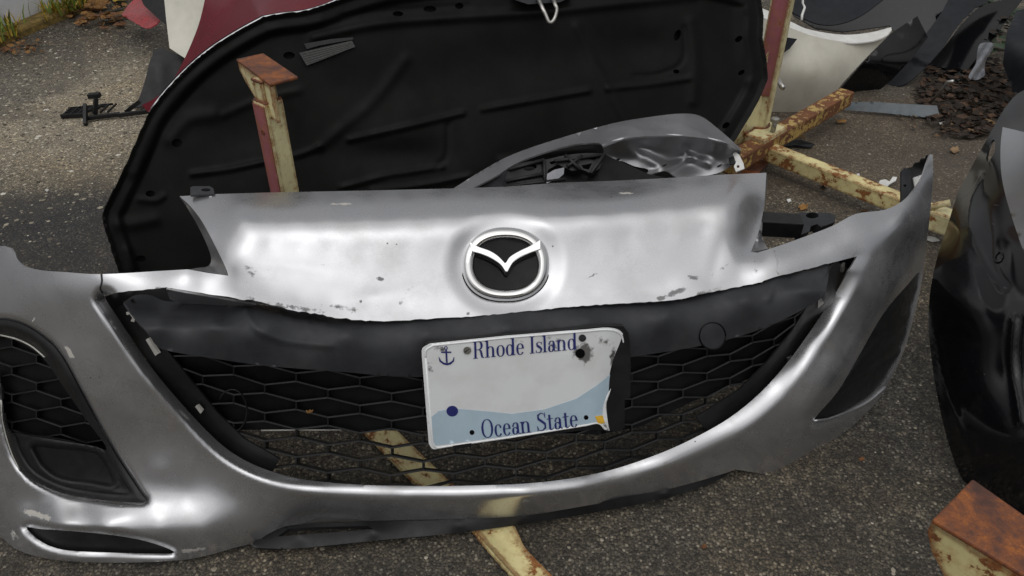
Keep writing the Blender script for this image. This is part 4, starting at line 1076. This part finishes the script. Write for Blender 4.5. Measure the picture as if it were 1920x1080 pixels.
TF = Depth([(1389, 284, 1.44), (1365, 271, 1.405), (1280, 256, 1.385), (1170, 261, 1.355), (1130, 275, 1.335), (1140, 288, 1.395), (1200, 274, 1.415), (1290, 275, 1.445), (1375, 290, 1.445),
            (1140, 306, 1.378), (1200, 300, 1.398), (1240, 322, 1.389), (1285, 338, 1.395), (1340, 322, 1.405), (1380, 306, 1.425), (1320, 296, 1.43), (1250, 296, 1.418)], lam=.001,
           relief=lambda p: -.009 * np.exp(-(seg_dist(p, [(1185, 284), (1215, 296), (1240, 312)]) / 9) ** 2) - .012 * np.exp(-(seg_dist(p, [(1278, 282), (1294, 294), (1330, 306)]) / 9) ** 2) - .008 * np.exp(-(seg_dist(p, [(1294, 294), (1262, 312), (1215, 330)]) / 7) ** 2) + .004 * gau(p, 1225, 318, 20, 9) + .004 * gau(p, 1350, 305, 18, 9) + .0008 * np.sin(p[:, 0] / 7.0 + p[:, 1] / 5) * gau(p, 1290, 288, 60, 18))
sheet('crumpled_flange', TRIDGE + sm([(1131, 276), (1134, 292), (1136, 308), (1150, 304), (1166, 302), (1190, 312), (1216, 318), (1208, 331), (1226, 325), (1248, 321), (1268, 333), (1285, 341), (1310, 332), (1345, 325), (1366, 314), (1382, 302), (1388, 290)], 3), TF, M['silver_torn'], torn, [ell(1349, 311, 6, 2, 10, rot=-.5), ell(1158, 300, 6, 2, 10, rot=-.4), ell(1246, 310, 5, 1.6, 8, rot=-.4)], sp=4)
CL = Depth([(1370, 285, 1.435), (1395, 285, 1.43), (1385, 325, 1.385)])
sheet('white_tab', [(1374, 288), (1380, 285), (1386, 290), (1394, 306), (1396, 316), (1380, 322), (1376, 312), (1380, 304)], CL, M['white'], torn, [ell(1384, 312, 3, 3, 8)], sp=3)
sheet('dark_tab', [(1366, 296), (1376, 292), (1378, 306), (1368, 308)], CL.off(-.003), M['black_plastic'], torn, sp=3)
BR = Depth([(950, 345, 1.255), (960, 310, 1.275), (1135, 285, 1.33), (1120, 325, 1.28), (1040, 300, 1.30)])
sheet('broken_bracket', sm([(954, 318), (962, 311), (990, 303), (1020, 300), (1060, 291), (1100, 287), (1134, 288)], 3) + [(1133, 296), (1124, 316), (1108, 325), (1092, 318), (1072, 320), (1046, 308), (1028, 318), (1020, 344), (984, 352), (958, 354), (946, 348), (948, 334)], BR, M['black_plastic'], torn,
      [[(1066, 300), (1092, 292), (1086, 306), (1074, 310)], [(1098, 293), (1124, 291), (1114, 303)], [(1090, 310), (1110, 306), (1104, 318), (1094, 316)], ell(994, 314, 13, 6, 12, rot=-.2), [(1030, 304), (1050, 298), (1044, 306), (1034, 309)]], sp=4, thick=.012)
mb = MB()
for a, b_ in (((1134, 288), (1108, 325)), ((1060, 291), (1088, 318)), ((1092, 292), (1064, 312)), ((954, 318), (1020, 300)), ((1020, 300), (1022, 346)), ((948, 340), (1020, 326)), ((1040, 302), (1134, 290)), ((946, 350), (1060, 336))):
    mb.tube(at_t([a, b_], BR(np.array([a, b_], float)) - .006), .0035, 6)
mb.build('bracket_ribs', M['black_plastic'], torn, True)
sheet('dark_fill_sheet', [(946, 322), (1000, 306), (1134, 290), (1180, 310), (1215, 326), (1290, 342), (1290, 352), (946, 356)], BR.off(.028), M['mesh_back_and_fill'], torn, sp=8)  # added black sheet, fills the bracket's holes and the dark zone below it
sheet('clear_flap', [(1024, 344), (1026, 326), (1040, 318), (1058, 314), (1057, 326), (1046, 336)], BR.off(-.008), M['film'], torn, sp=4)
sheet('bottom_leaf', sm([(880, 355), (915, 336), (950, 320), (952, 336), (946, 352)], 3), BR.off(.006), M['dark_grey'], torn, sp=4)

# ================================================================== RUSTY PARTS RACK
def rack_head(name, label, A, B_, Cc, Dd, z, post_foot, parent_loc, deep=.075):
    """Upright of the rack: square post, gusset and flat rusted cap plate. A..D: the plate's corners."""
    t = thing(name, label, 'rack post', parent_loc)
    c = [G(x, y, z) for x, y in (A, B_, Cc, Dd)]
    dn = Vector((0, 0, -.006))
    MB().prism(c, [q + dn for q in c]).build('cap_plate', M['rust'], t, bevel=.0022)
    long_ = (c[3] - c[0]); wid = (c[1] - c[0]).normalized()
    th = wid * .007
    top = [c[0] + dn + wid * .002, c[0] + dn + long_ * 1.0 + wid * .002]
    L = long_
    prof = [(0.0, -.001), (0.0, -.016), (.12, -.45 * deep), (.35, -.73 * deep), (.62, -.9 * deep), (.98, -deep), (.98, -.001)]
    fr = [c[0] + dn + wid * .002 + L * u + Vector((0, 0, z_)) for u, z_ in prof]
    MB().prism(fr, [q + th for q in fr]).build('gusset', M['cream'], t, bevel=.0015)
    return t, c, wid, long_
lp_, c, wid, long_ = rack_head('rack_post', 'cream and rust rack post with flat rusty cap, standing upright before the black hood', (442, 110), (494, 99), (559, 143), (505, 157), .535, None, (-.4, 1.3, 0), .068)
nC = Vector((.775, -.633, 0)); nP = Vector((-.633, -.775, 0)); S_ = .038
edge = P(497, 198, 1.285)                        # the corner between the post's cream and its pink face
ctr = Vector((edge.x, edge.y, 0)) - nC * S_ / 2 - nP * S_ / 2
zt = edge.z
MB().bar(ctr + Vector((0, 0, .0)), ctr + Vector((0, 0, zt)), S_, S_, up=nC).build('post', M['cream'], lp_, bevel=.003)
pf = ctr + nP * (S_ / 2 + .0012)
MB().bar(pf + Vector((0, 0, .01)), pf + Vector((0, 0, zt - .004)), S_ - .006, .002, up=nP).build('primer_face', M['pink_primer'], lp_, bevel=.0006)
MB().tube([pf + Vector((0, 0, zt - .055)), pf + nP * .0022 + Vector((0, 0, zt - .055))], .005, 10).build('bolt_hole', M['rust'], lp_)
MB().bar(ctr + Vector((0, 0, zt)), ctr + Vector((0, 0, .530)), S_ * .72, S_ * .72, up=nC).build('neck', M['cream'], lp_, bevel=.002)

rp, c, wid, long_ = rack_head('rack_post', 'rusty rack post with wide cap plate at the lower right corner, near the black bumper', (1748, 974), (1824, 897), (1985, 1010), (1927, 1082), .36, None, (.55, .62, 0), .085)
m0 = c[3] * .6 + c[0] * .4
MB().bar(Vector((m0.x, m0.y, 0)) + wid * .035 + long_ * .1, Vector((m0.x, m0.y, .30)) + wid * .035 + long_ * .1, .045, .045, up=wid).build('post', M['cream_rusty'], rp, bevel=.003)
for o in rp.children:
    if o.name.startswith('gusset'): o.data.materials[0] = M['cream_heavy']

def weld(pts, par, r=.003):
    q = [Vector(p) + Vector((random.uniform(-1, 1), random.uniform(-1, 1), random.uniform(-1, 1))) * .0008 for p in pts]
    MB().tube(q, [r * random.uniform(.65, 1.25) for _ in q], 6).build('weld_bead', M['rust'], par, True)
def ring_pts(c_, ax, ay, h, n=28):
    out = []
    for k in range(n + 1):
        u = (k / n) * 4; sgm = int(u) % 4; f = u - int(u)
        cor = [(-1, -1), (1, -1), (1, 1), (-1, 1), (-1, -1)]
        x = cor[sgm][0] + (cor[sgm + 1][0] - cor[sgm][0]) * f; y = cor[sgm][1] + (cor[sgm + 1][1] - cor[sgm][1]) * f
        out.append(c_ + ax * x * h + ay * y * h)
    return out
weld(ring_pts(ctr + Vector((0, 0, zt)), nC, nP, S_ * .40), lp_)
weld(ring_pts(ctr + Vector((0, 0, .527)), nC, nP, S_ * .37), lp_, .0025)

rack = thing('steel_rack', 'rusty cream steel rack with upright, crossbeam and arm on the dirt right of the hood', 'rack', (.72, 2.1, 0))
b1, b2 = G(1362, 312, .075), G(1586, 181, .075)
MB().bar(b1, b2, .046, .046)\
    .build('crossbeam', M['beam'], rack, bevel=.004)
dv = (b2 - b1).normalized()
s1, s2 = G(1412, 276, .078), G(1456, 250, .078)
MB().bar(s1, s2, .060, .058).build('sleeve', M['cream'], rack, bevel=.003)
a1, a2 = G(1440, 284, .055), G(1800, 426, .055)
MB().bar(a1, a2, .042, .042).build('arm', M['cream_rusty'], rack, bevel=.004)
pb = G(1416, 262, .06); pb.z = 0
MB().bar(pb + Vector((0, 0, .05)), pb + Vector((.0, .0, .95)), .045, .05, up=(.85, -.5, 0)).build('post', M['cream'], rack, bevel=.003)
pn = Vector((-.5, -.85, 0)).normalized(); pc = pb + pn * .0262
MB().bar(pc + Vector((0, 0, .20)), pc + Vector((0, 0, .94)), .040, .002, up=pn).build('primer_face', M['pink_primer'], rack, bevel=.0006)
weld([s1 + (s2 - s1) * (k / 14) + Vector((0, 0, .029)) + dv.cross(Vector((0, 0, 1))) * -.030 for k in range(15)], rack)
weld([pb + Vector((math.cos(k / 12 * 6.28) * .03, math.sin(k / 12 * 6.28) * .03, .108)) for k in range(13)], rack, .0035)
fp = [G(1392, 300, .02), G(1444, 300, .02), G(1424, 322, .02), G(1388, 334, .02)]
MB().prism(fp, [q - Vector((0, 0, .012)) for q in fp]).build('foot_plate', M['rust'], rack, bevel=.002)
gs = [pb + Vector((-.01, -.02, .34)), pb + Vector((-.12, -.05, .06)), pb + Vector((0, -.02, .06))]
MB().prism(gs, [q + Vector((0, .008, 0)) for q in gs]).build('brace', M['cream'], rack, bevel=.001)
bo = G(1449, 246, .11)
MB().tube([bo, bo + Vector((0, 0, .032))], .007, 10).build('bolt_shank', M['steel'], rack, True)
hx = [bo + Vector((0, 0, .026)) + Vector((math.cos(k * math.pi / 3), math.sin(k * math.pi / 3), 0)) * .012 for k in range(6)]
MB().prism(hx, [q + Vector((0, 0, .012)) for q in hx]).build('bolt_head', M['steel'], rack, bevel=.001)
MB().tube([P(1420, 163, 2.07), P(1434, 172, 2.05), P(1440, 180, 2.05)], [.010, .010, .012], 8).build('rusty_pin', M['rust'], rack, True)
MB().tube([P(1446, 132, 2.16), P(1462, 156, 2.08), P(1468, 165, 2.05)], .007, 8).build('steel_pin', M['steel'], rack, True)
MB().tube([P(1436, 103, 2.04), P(1452, 104, 2.04)], .006, 8).build('rusty_pin', M['rust'], rack, True)

leg = thing('floor_rail', 'cream rail with a dented end, sticking out from under the silver bumper lip', 'rail', (-.1, .85, 0))
LGZ = [(690, 790, .045), (830, 930, .045), (1050, 1100, .045)]
l1, l2 = G(672, 770, .010), G(880, 975, .0062)
MB().bar(l1, l2, .048, .012).build('leg_tube', M['cream_rusty'], leg, bevel=.005)
LGD = Depth([], zc=[(860, 985, .012), (960, 980, .012), (985, 1085, .020), (1060, 1100, .020)], relief=lambda p: .004 * gau(p, 940, 1015, 40, 13, .85) - .003 * np.exp(-(seg_dist(p, [(952, 978), (972, 1010), (996, 1048)]) / 7) ** 2) - .003 * np.exp(-(seg_dist(p, [(886, 986), (920, 1026), (990, 1104)]) / 6) ** 2))
sheet('dented_end', sm([(850, 950), (905, 955), (940, 966), (956, 978), (967, 990), (976, 1010), (984, 1026), (1002, 1046), (1024, 1068), (1060, 1104)], 4) + [(990, 1104), (955, 1066), (920, 1026), (884, 985), (850, 955)], LGD, M['cream_rusty'], leg, sp=4, thick=.012)
# the same rack's rail runs on behind the right wing
rr = thing('rack_rail', 'short cream rail end between the silver bumper tip and the black bumper', 'rack rail', (1.05, 1.65, 0))
MB().bar(G(1728, 400, .06), G(1800, 424, .06), .05, .05).build('rail_tube', M['cream'], rr, bevel=.005)
MB().tube([G(1742, 392, .085), G(1760, 384, .10), G(1782, 380, .11)], .008, 8).build('hook', M['cream'], rr, True)

# ================================================================== BLACK BUMPER at the right edge
bb = thing('black_bumper', 'glossy black bumper cover standing at the right edge, beside the silver bumper tip', 'bumper', (1.0, 1.1, 0))
BBL = sm([(1936, 162), (1905, 178), (1878, 212), (1850, 262), (1820, 316), (1795, 365), (1776, 425), (1758, 480), (1745, 540), (1741, 600), (1746, 670), (1758, 745), (1775, 820), (1800, 890), (1834, 940)], 4)
BBD = Depth([(1936, 162, 1.66), (1878, 212, 1.56), (1820, 316, 1.42), (1776, 425, 1.28), (1745, 540, 1.15), (1741, 600, 1.11), (1758, 745, .99), (1800, 890, .885), (1834, 940, .85),
             (1800, 425, 1.22), (1790, 560, 1.06), (1800, 700, .975), (1840, 840, .86), (1860, 300, 1.36), (1910, 230, 1.50), (1900, 420, 1.14), (1890, 560, .99), (1920, 700, .90), (1920, 860, .80), (2000, 560, .92), (2000, 300, 1.22), (2000, 800, .79), (2000, 180, 1.52), (2120, 560, .86), (2120, 800, .75), (1930, 960, .80)], lam=.001,
            relief=lambda p: .014 * ss(seg_dist(p, sm([(1832, 310), (1815, 400), (1830, 470), (1870, 545), (1900, 570)], 4)), 0, 1) * 0
            + .018 * gau(p, 1858, 440, 26, 90, -.15) - .006 * np.exp(-(seg_dist(p, sm([(1838, 330), (1820, 390), (1822, 440), (1850, 500), (1880, 540)], 4)) / 6) ** 2) - .006 * np.exp(-(seg_dist(p, sm([(1902, 600), (1898, 680), (1915, 790)], 4)) / 7) ** 2)
            - .004 * np.exp(-(seg_dist(p, sm([(1756, 620), (1775, 720), (1810, 830), (1840, 900)], 4)) / 5) ** 2))
HOLE = smc([(1856, 272), (1862, 262), (1866, 268), (1864, 286), (1853, 304), (1849, 296)], 3)
sheet('cover', BBL + [(1920, 985), (2100, 1010), (2200, 800), (2200, 500), (2120, 200), (2000, 140)], BBD, M['gloss_black'], bb, [HOLE], sp=7, thick=.004)
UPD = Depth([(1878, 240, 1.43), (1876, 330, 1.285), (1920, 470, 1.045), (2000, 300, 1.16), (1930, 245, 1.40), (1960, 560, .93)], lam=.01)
sheet('sky_sheen_face', sm([(1880, 238), (1876, 275), (1878, 330), (1892, 390), (1922, 478), (1960, 560)], 4) + [(2050, 420), (2030, 240), (1930, 250)], UPD.off(-.006), M['sky_sheen_grey'], bb, sp=8)  # sky reflection on the black cover, put in as a paler grey panel
MB().tube(at_t(ell(1872, 482, 6.5, 10, 17, rot=.4) + ell(1872, 482, 6.5, 10, 17, rot=.4)[:1], BBD(np.array(ell(1872, 482, 6.5, 10, 17, rot=.4) + ell(1872, 482, 6.5, 10, 17, rot=.4)[:1])) - .002), .0016, 6).build('screw_boss', M['gloss_black'], bb, True)

# ================================================================== FAR LEFT: maroon and white panels, broken plastic
mrD = Depth([(268, 200, 2.32), (290, 212, 2.30), (388, 0, 2.42), (640, -10, 2.30), (500, 40, 2.16), (350, 120, 2.30), (440, 10, 2.33)], lam=.001)
o = sheet('maroon_fender', sm([(266, 197), (290, 184), (318, 160), (342, 118), (362, 74), (376, 34), (388, -20)], 4) + [(660, -20), (640, 20), (520, 60), (420, 110), (350, 170), (296, 216), (276, 209)], mrD, M['maroon'], None, sp=8)
tag(ground_origin(o), 'glossy maroon car fender standing behind the left side of the black hood', 'fender')
wpD = Depth([(312, 40, 2.62), (388, 0, 2.62), (348, 108, 2.50), (318, 92, 2.52)])
o = sheet('white_fender', sm([(300, -70), (308, 0), (312, 40), (318, 90)], 4) + [(348, 110), (400, 60), (430, -70)], wpD, M['white_panel'], None, sp=8)
tag(ground_origin(o), 'off white body panel upright between the maroon fender and the gravel', 'body panel')
bpD = Depth([(262, -20, 3.0), (310, 46, 2.75), (320, -20, 2.95)])
o = sheet('black_liner', [(255, -20), (330, -20), (330, 60), (312, 48), (290, 28), (270, 10)], bpD, M['black_plastic'], None, sp=8)
tag(ground_origin(o), 'matt black plastic liner edge between the red shard and the white panel', 'liner')
rsD = Depth([(230, 28, 3.05), (300, 36, 2.85), (262, 54, 2.83), (258, 0, 3.15)], relief=lambda p: -.03 * gau(p, 265, 28, 26, 14))
o = sheet('red_shard', sm([(228, 28), (240, 10), (258, -4), (276, 4), (292, 22), (300, 36), (292, 46), (274, 53), (252, 42)], 3), rsD, M['red'], None, sp=4)
tag(ground_origin(o), 'broken bright red plastic shard lying by the dry leaves at the wall foot', 'plastic shard')
sgD = Depth([(288, 90, 2.58), (345, 108, 2.54), (262, 196, 2.38), (330, 150, 2.46)], relief=lambda p: .02 * gau(p, 300, 150, 20, 40))
o = sheet('splash_guard', sm([(286, 93), (304, 90), (320, 97), (346, 106)], 3) + [(350, 150), (320, 190), (290, 195)] + sm([(250, 203), (262, 180), (272, 150), (280, 118), (287, 100)], 3), sgD, M['black_plastic'], None, sp=5)
tag(ground_origin(o), 'torn black splash guard leaning against the maroon fender tip', 'splash guard')
deb = thing('plastic_bracket', 'broken black plastic bracket with a small grid, on gravel left of the splash guard', 'bracket', G(170, 215, 0))
mb = MB()
mb.bar(G(222, 216, .012), G(300, 206, .02), .010, .012).bar(G(160, 222, .012), G(225, 214, .012), .012, .012).bar(G(236, 210, .012), G(262, 190, .05), .006, .012)
mb.build('arm', M['black_plastic'], deb, bevel=.001)
mb = MB()
mb.bar(G(160, 234, .005), G(160, 196, .045), .010, .016).bar(G(178, 214, .012), G(180, 184, .06), .014, .012).bar(G(166, 180, .062), G(188, 178, .065), .018, .014)
mb.build('upright', M['black_plastic'], deb, bevel=.001)
mb = MB()
for k in range(5): mb.bar(G(116 + k * 3, 219 - k * 4, .010), G(160 + k * 13, 211 - k * 4, .010), .0035, .006)
for k in range(7): mb.bar(G(118 + k * 14, 216 - k * 1.0, .011), G(134 + k * 14, 202 - k * 1.2, .011), .0035, .006)
mb.bar(G(114, 218, .008), G(160, 216, .008), .006, .012)
mb.build('grid', M['black_plastic'], deb)

# ================================================================== FAR RIGHT: pale bumper, dark bumpers, strip, leaf pile
wb = thing('white_bumper', 'dirty off white bumper cover leaning behind the rack upright at the upper right', 'bumper', (1.0, 2.4, 0))
WBD = Depth([(1440, 40, 2.36), (1520, 66, 2.40), (1600, 72, 2.44), (1668, 62, 2.46), (1440, 210, 2.36), (1500, 212, 2.36), (1560, 185, 2.40), (1610, 130, 2.42), (1520, 140, 2.33)], lam=.002)
sheet('face', [(1380, 20), (1440, 38)] + sm([(1462, 44), (1520, 66), (1580, 78), (1630, 76), (1668, 60)], 4) + sm([(1660, 72), (1615, 118), (1575, 162), (1556, 190), (1520, 206), (1470, 214), (1400, 216)], 4), WBD, M['white_panel'], wb, sp=7, thick=.004)
WRD = Depth([(1440, 22, 2.46), (1520, 55, 2.47), (1600, 64, 2.50), (1672, 52, 2.49), (1520, 68, 2.405), (1600, 79, 2.435), (1668, 62, 2.455), (1440, 40, 2.37)], lam=.002)
sheet('top_rim', [(1400, 4), (1440, 20)] + sm([(1462, 29), (1490, 44), (1520, 56), (1580, 65), (1630, 61), (1671, 51)], 4) + sm([(1672, 56), (1660, 68), (1628, 78), (1580, 80), (1520, 68), (1462, 45)], 4) + [(1400, 22)], WRD, M['white'], wb, sp=5, thick=.004)
sheet('dark_shard', [(1452, 66), (1475, 70), (1495, 73), (1480, 92), (1448, 112)], WBD.off(-.02), M['dark_grey'], wb, sp=6)
def dark_sheet(name, outline, ctrl_, mat, label, cat, relief=None, thick=.004):
    o_ = sheet(name, outline, Depth(ctrl_, lam=.001, relief=relief), mat, None, sp=8, thick=thick)
    return tag(ground_origin(o_), label, cat)
dark_sheet('dark_fender', [(1560, 190), (1580, 162), (1620, 116), (1672, 62), (1720, 30), (1740, 70), (1710, 110), (1672, 150), (1640, 176), (1600, 188)], [(1560, 190, 2.50), (1672, 62, 2.60), (1720, 40, 2.62), (1640, 176, 2.54), (1650, 110, 2.52)], M['gloss_black'], 'black fender standing just behind the off white bumper, its curved edge reaching the ground', 'fender')
dark_sheet('dark_bumper', [(1455, -30), (1472, 10)] + sm([(1490, 26), (1530, 44), (1568, 46), (1610, 32), (1650, 4), (1690, -30)], 4), [(1470, 0, 2.72), (1540, 48, 2.62), (1650, 4, 2.70), (1560, -20, 2.78), (1560, 20, 2.66)], M['dark_grey'], 'dark blue grey bumper cover with a curved lower edge above the off white bumper', 'bumper')
dark_sheet('black_bumper_shell', [(1470, 4), (1490, 30), (1530, 54), (1580, 60), (1668, 48), (1700, 90), (1740, 60), (1770, 20), (1790, -40), (1640, -40)], [(1470, 0, 2.90), (1580, 60, 2.80), (1700, 90, 2.72), (1770, 0, 2.85), (1640, -30, 2.95)], M['gloss_black'], 'black bumper shell behind the curved dark blue grey bumper at the top edge', 'bumper')
dark_sheet('grey_lip_bumper', sm([(1660, 142), (1690, 118), (1724, 78), (1752, 42), (1774, 8), (1790, -30)], 4) + [(1880, -30), (1850, 6)] + sm([(1830, 14), (1800, 44), (1770, 86), (1738, 124), (1700, 156), (1676, 162), (1648, 166)], 4), [(1660, 150, 2.60), (1724, 78, 2.70), (1790, -10, 2.86), (1770, 86, 2.66), (1700, 156, 2.56), (1840, 0, 2.84)], M['dark_grey'], 'long curved grey black lip of a bumper sweeping up to the top right', 'bumper',
           relief=lambda p: -.02 * np.exp(-(seg_dist(p, [(1715, 108), (1760, 124)]) / 6) ** 2))
dark_sheet('black_hull', [(1648, 168), (1700, 158), (1738, 126), (1772, 86), (1802, 46), (1832, 16), (1860, 4), (1925, -10), (1900, 20), (1865, 70), (1830, 110), (1800, 150), (1740, 182), (1680, 186), (1655, 178)], [(1660, 168, 2.66), (1738, 126, 2.72), (1832, 16, 2.90), (1900, 10, 2.86), (1800, 140, 2.62)], M['gloss_black'], 'black wheel arch panel in shadow under the long curved grey lip', 'panel')
dark_sheet('dark_door_skin', [(1888, 60), (1905, 20), (1960, 10), (1960, 190), (1930, 180), (1900, 172), (1880, 120)], [(1890, 60, 2.46), (1905, 20, 2.6), (1960, 20, 2.5), (1900, 170, 2.36)], M['dark_grey'], 'dark panel at the right edge above the black bumper, beside the leaf pile', 'panel')
o = sheet('plastic_strip', [(1582, 192), (1640, 191), (1700, 195), (1757, 198), (1762, 221), (1720, 219), (1660, 212), (1583, 206)], Depth([], zc=[(1582, 192, .035), (1757, 198, .04), (1762, 221, .012), (1583, 206, .012)]), M['grey_strip'], None, sp=6, thick=.004)
tag(ground_origin(o), 'flat blue grey plastic strip lying on the dirt below the black bumpers', 'strip')

# leaves and litter against the right-hand pile
def litter(name, n, cx, cy, rx, ry, mats, smin, smax, hmax):
    for mi, mat in enumerate(mats):
        mb = MB()
        for _ in range(n // len(mats)):
            r = math.sqrt(random.random()); a = random.uniform(0, 6.28)
            g = G(cx + rx * r * math.cos(a), cy + ry * r * math.sin(a), 0)
            s = random.uniform(smin, smax)
            R_ = Matrix.Rotation(random.uniform(0, 6.28), 3, 'Z') @ Matrix.Rotation(random.uniform(-.9, .9), 3, 'X')
            q = [Vector((s, 0, 0)), Vector((s * .3, s * .45, s * .15)), Vector((-s * .5, s * .38, 0)), Vector((-s, 0, s * .2)), Vector((-s * .4, -s * .42, 0)), Vector((s * .4, -s * .35, s * .1))]
            z = random.uniform(.006, max(.01, hmax * (1 - r * r)))
            mb.add([g + Vector((0, 0, z + s * .3)) + R_ @ p for p in q], [(0, 1, 2, 5), (2, 3, 4, 5)])
        kind(mb.build(name, mat), 'stuff')
ROT = simple('rotten_leaf', (.020, .0135, .009), .9, var=.6)
litter('leaf_litter', 820, 1812, 185, 96, 78, [simple('damp_leaf', (.055, .028, .014), .8, var=.6), ROT, ROT], .008, .024, .035)
litter('leaf_litter', 160, 1790, 222, 110, 40, [simple('damp_leaf_pale', (.13, .075, .035), .8, var=.6), ROT], .004, .014, .012)
litter('leaf_litter', 120, 1850, 90, 50, 70, [simple('dark_ivy', (.012, .032, .008), .5, var=.6), ROT], .015, .035, .22)
litter('leaf_litter', 90, 190, 34, 60, 26, [M['leaf_brown'], M['leaf_ochre']], .012, .03, .05)
litter('leaf_litter', 60, 40, 92, 60, 14, [M['leaf_ochre'], M['leaf_brown']], .006, .016, .01)
for px, py, sz, a, mt, lb in ((210, 42, .055, .3, 'leaf_brown', 'large curled brown leaf lying on the asphalt beside the red shard'), (190, 18, .06, 1.4, 'leaf_ochre', 'upright ochre brown leaf against the wall foot among the weeds'), (228, 4, .05, 2.2, 'weed_yellow', 'bright yellow leaf at the top edge above the red shard'),
                              (1505, 392, .016, .4, 'leaf_ochre', 'small orange leaf on the dirt behind the black support bracket'), (1543, 352, .014, 1.4, 'leaf_brown', 'small rust brown leaf on the dirt under the rack arm'), (1620, 398, .012, 2.0, 'leaf_ochre', 'orange leaf scrap by the arm of the silver bumper'),
                              (1788, 286, .02, .7, 'stick', 'brown leaf on bare dirt in front of the leaf pile'), (1320, 1026, .006, .7, 'leaf_brown', 'tiny red brown leaf bit on the asphalt below the bumper lip'), (1330, 995, .004, .7, 'leaf_brown', None),
                              (1615, 862, .006, .2, 'leaf_brown', 'tiny red brown leaf bit on the asphalt between the two bumpers'), (1575, 232, .02, .2, 'leaf_ochre', 'tan leaf on the dirt beside the end of the crossbeam')):
    if lb: leaf_obj('dry_leaf', G(px, py, 0), sz, a, M[mt], lb, 'leaf', 'dry leaves on the ground')
def scrap(name, poly, z, mat, label, cat, lift=.006):
    pts = [G(x, y, z + lift * random.random()) for x, y in poly]
    o_ = MB().prism(pts, [p - Vector((0, 0, .003)) for p in pts]).build(name, mat)
    return tag(ground_origin(o_), label, cat)
scrap('white_scrap', [(1645, 350), (1650, 338), (1660, 336), (1668, 340), (1674, 331), (1682, 332), (1680, 338), (1668, 345), (1660, 353), (1650, 354)], .012, M['white'], 'crumpled white plastic scrap by the rack arm near the torn bumper tip', 'scrap')
scrap('white_scrap', [(1475, 374), (1481, 372), (1484, 376), (1478, 379)], .006, M['white'], 'tiny white scrap on the dirt left of the rack arm middle', 'scrap', .002)
scrap('white_scrap', [(1606, 326), (1611, 325), (1612, 329), (1607, 329)], .005, M['white'], 'tiny white scrap on the dirt just above the rack arm', 'scrap', .002)
scrap('white_scrap', [(1760, 228), (1768, 226), (1776, 229), (1770, 232), (1762, 232)], .006, M['white'], 'small pale chip at the end of the blue grey strip', 'scrap', .002)
scrap('white_scrap', [(1730, 440), (1752, 444), (1762, 450), (1748, 452), (1732, 446)], .006, M['white'], 'pale paper scrap on the asphalt below the cream rail end', 'scrap', .002)
scrap('dark_scrap', [(1462, 266), (1500, 262), (1528, 270), (1520, 276), (1490, 272), (1466, 275)], .008, M['dark_grey'], 'flat dark plastic piece on the dirt between crossbeam and arm', 'scrap')
scrap('pale_chip', [(84, 356), (88, 353), (92, 356), (88, 359)], .004, M['clip_plastic'], 'small pale pebble like scrap on the dark asphalt patch', 'scrap', .002)
for a_, b_, r_, lb in (((1452, 258), (1510, 256), .005, 'thin tan stick on the dirt beside the crossbeam'), ((1835, 220), (1865, 232), .006, 'pale split stick in front of the leaf pile'), ((1820, 205), (1850, 200), .004, 'thin brown twig on the leaf pile')):
    o_ = MB().tube([G(*a_, .01), G(*b_, .014)], r_, 6).build('stick', M['stick'], None, True); tag(ground_origin(o_), lb, 'stick')
o_ = MB().tube([G(1744, 192, .015), G(1756, 180, .06), G(1776, 154, .14), G(1788, 152, .15)], .005, 6).build('bent_wire', M['steel'], None, True); tag(ground_origin(o_), 'bent grey metal rod rising from the strip end to the leaf pile', 'rod')
o_ = MB().tube([P(1506, -30, 2.55), P(1505, 6, 2.53), P(1509, 14, 2.52), P(1504, 28, 2.50), P(1503, 38, 2.49)], .004, 6).build('hanging_wire', M['white'], None, True); tag(ground_origin(o_), 'thin white wire hanging over the top of the off white bumper', 'wire')
fmD = Depth([(1836, 84, 2.62), (1860, 84, 2.62), (1818, 148, 2.42), (1848, 130, 2.46)], relief=lambda p: .03 * np.sin(p[:, 0] / 6 + p[:, 1] / 9))
o = sheet('plastic_film', smc([(1838, 82), (1860, 80), (1862, 92), (1850, 110), (1846, 128), (1846, 140), (1832, 150), (1816, 146), (1822, 132), (1830, 118), (1832, 100)], 3), fmD, M['film'], None, sp=4, thick=.001)
tag(ground_origin(o), 'crumpled silvery plastic film on the leaf pile at the right', 'plastic film')
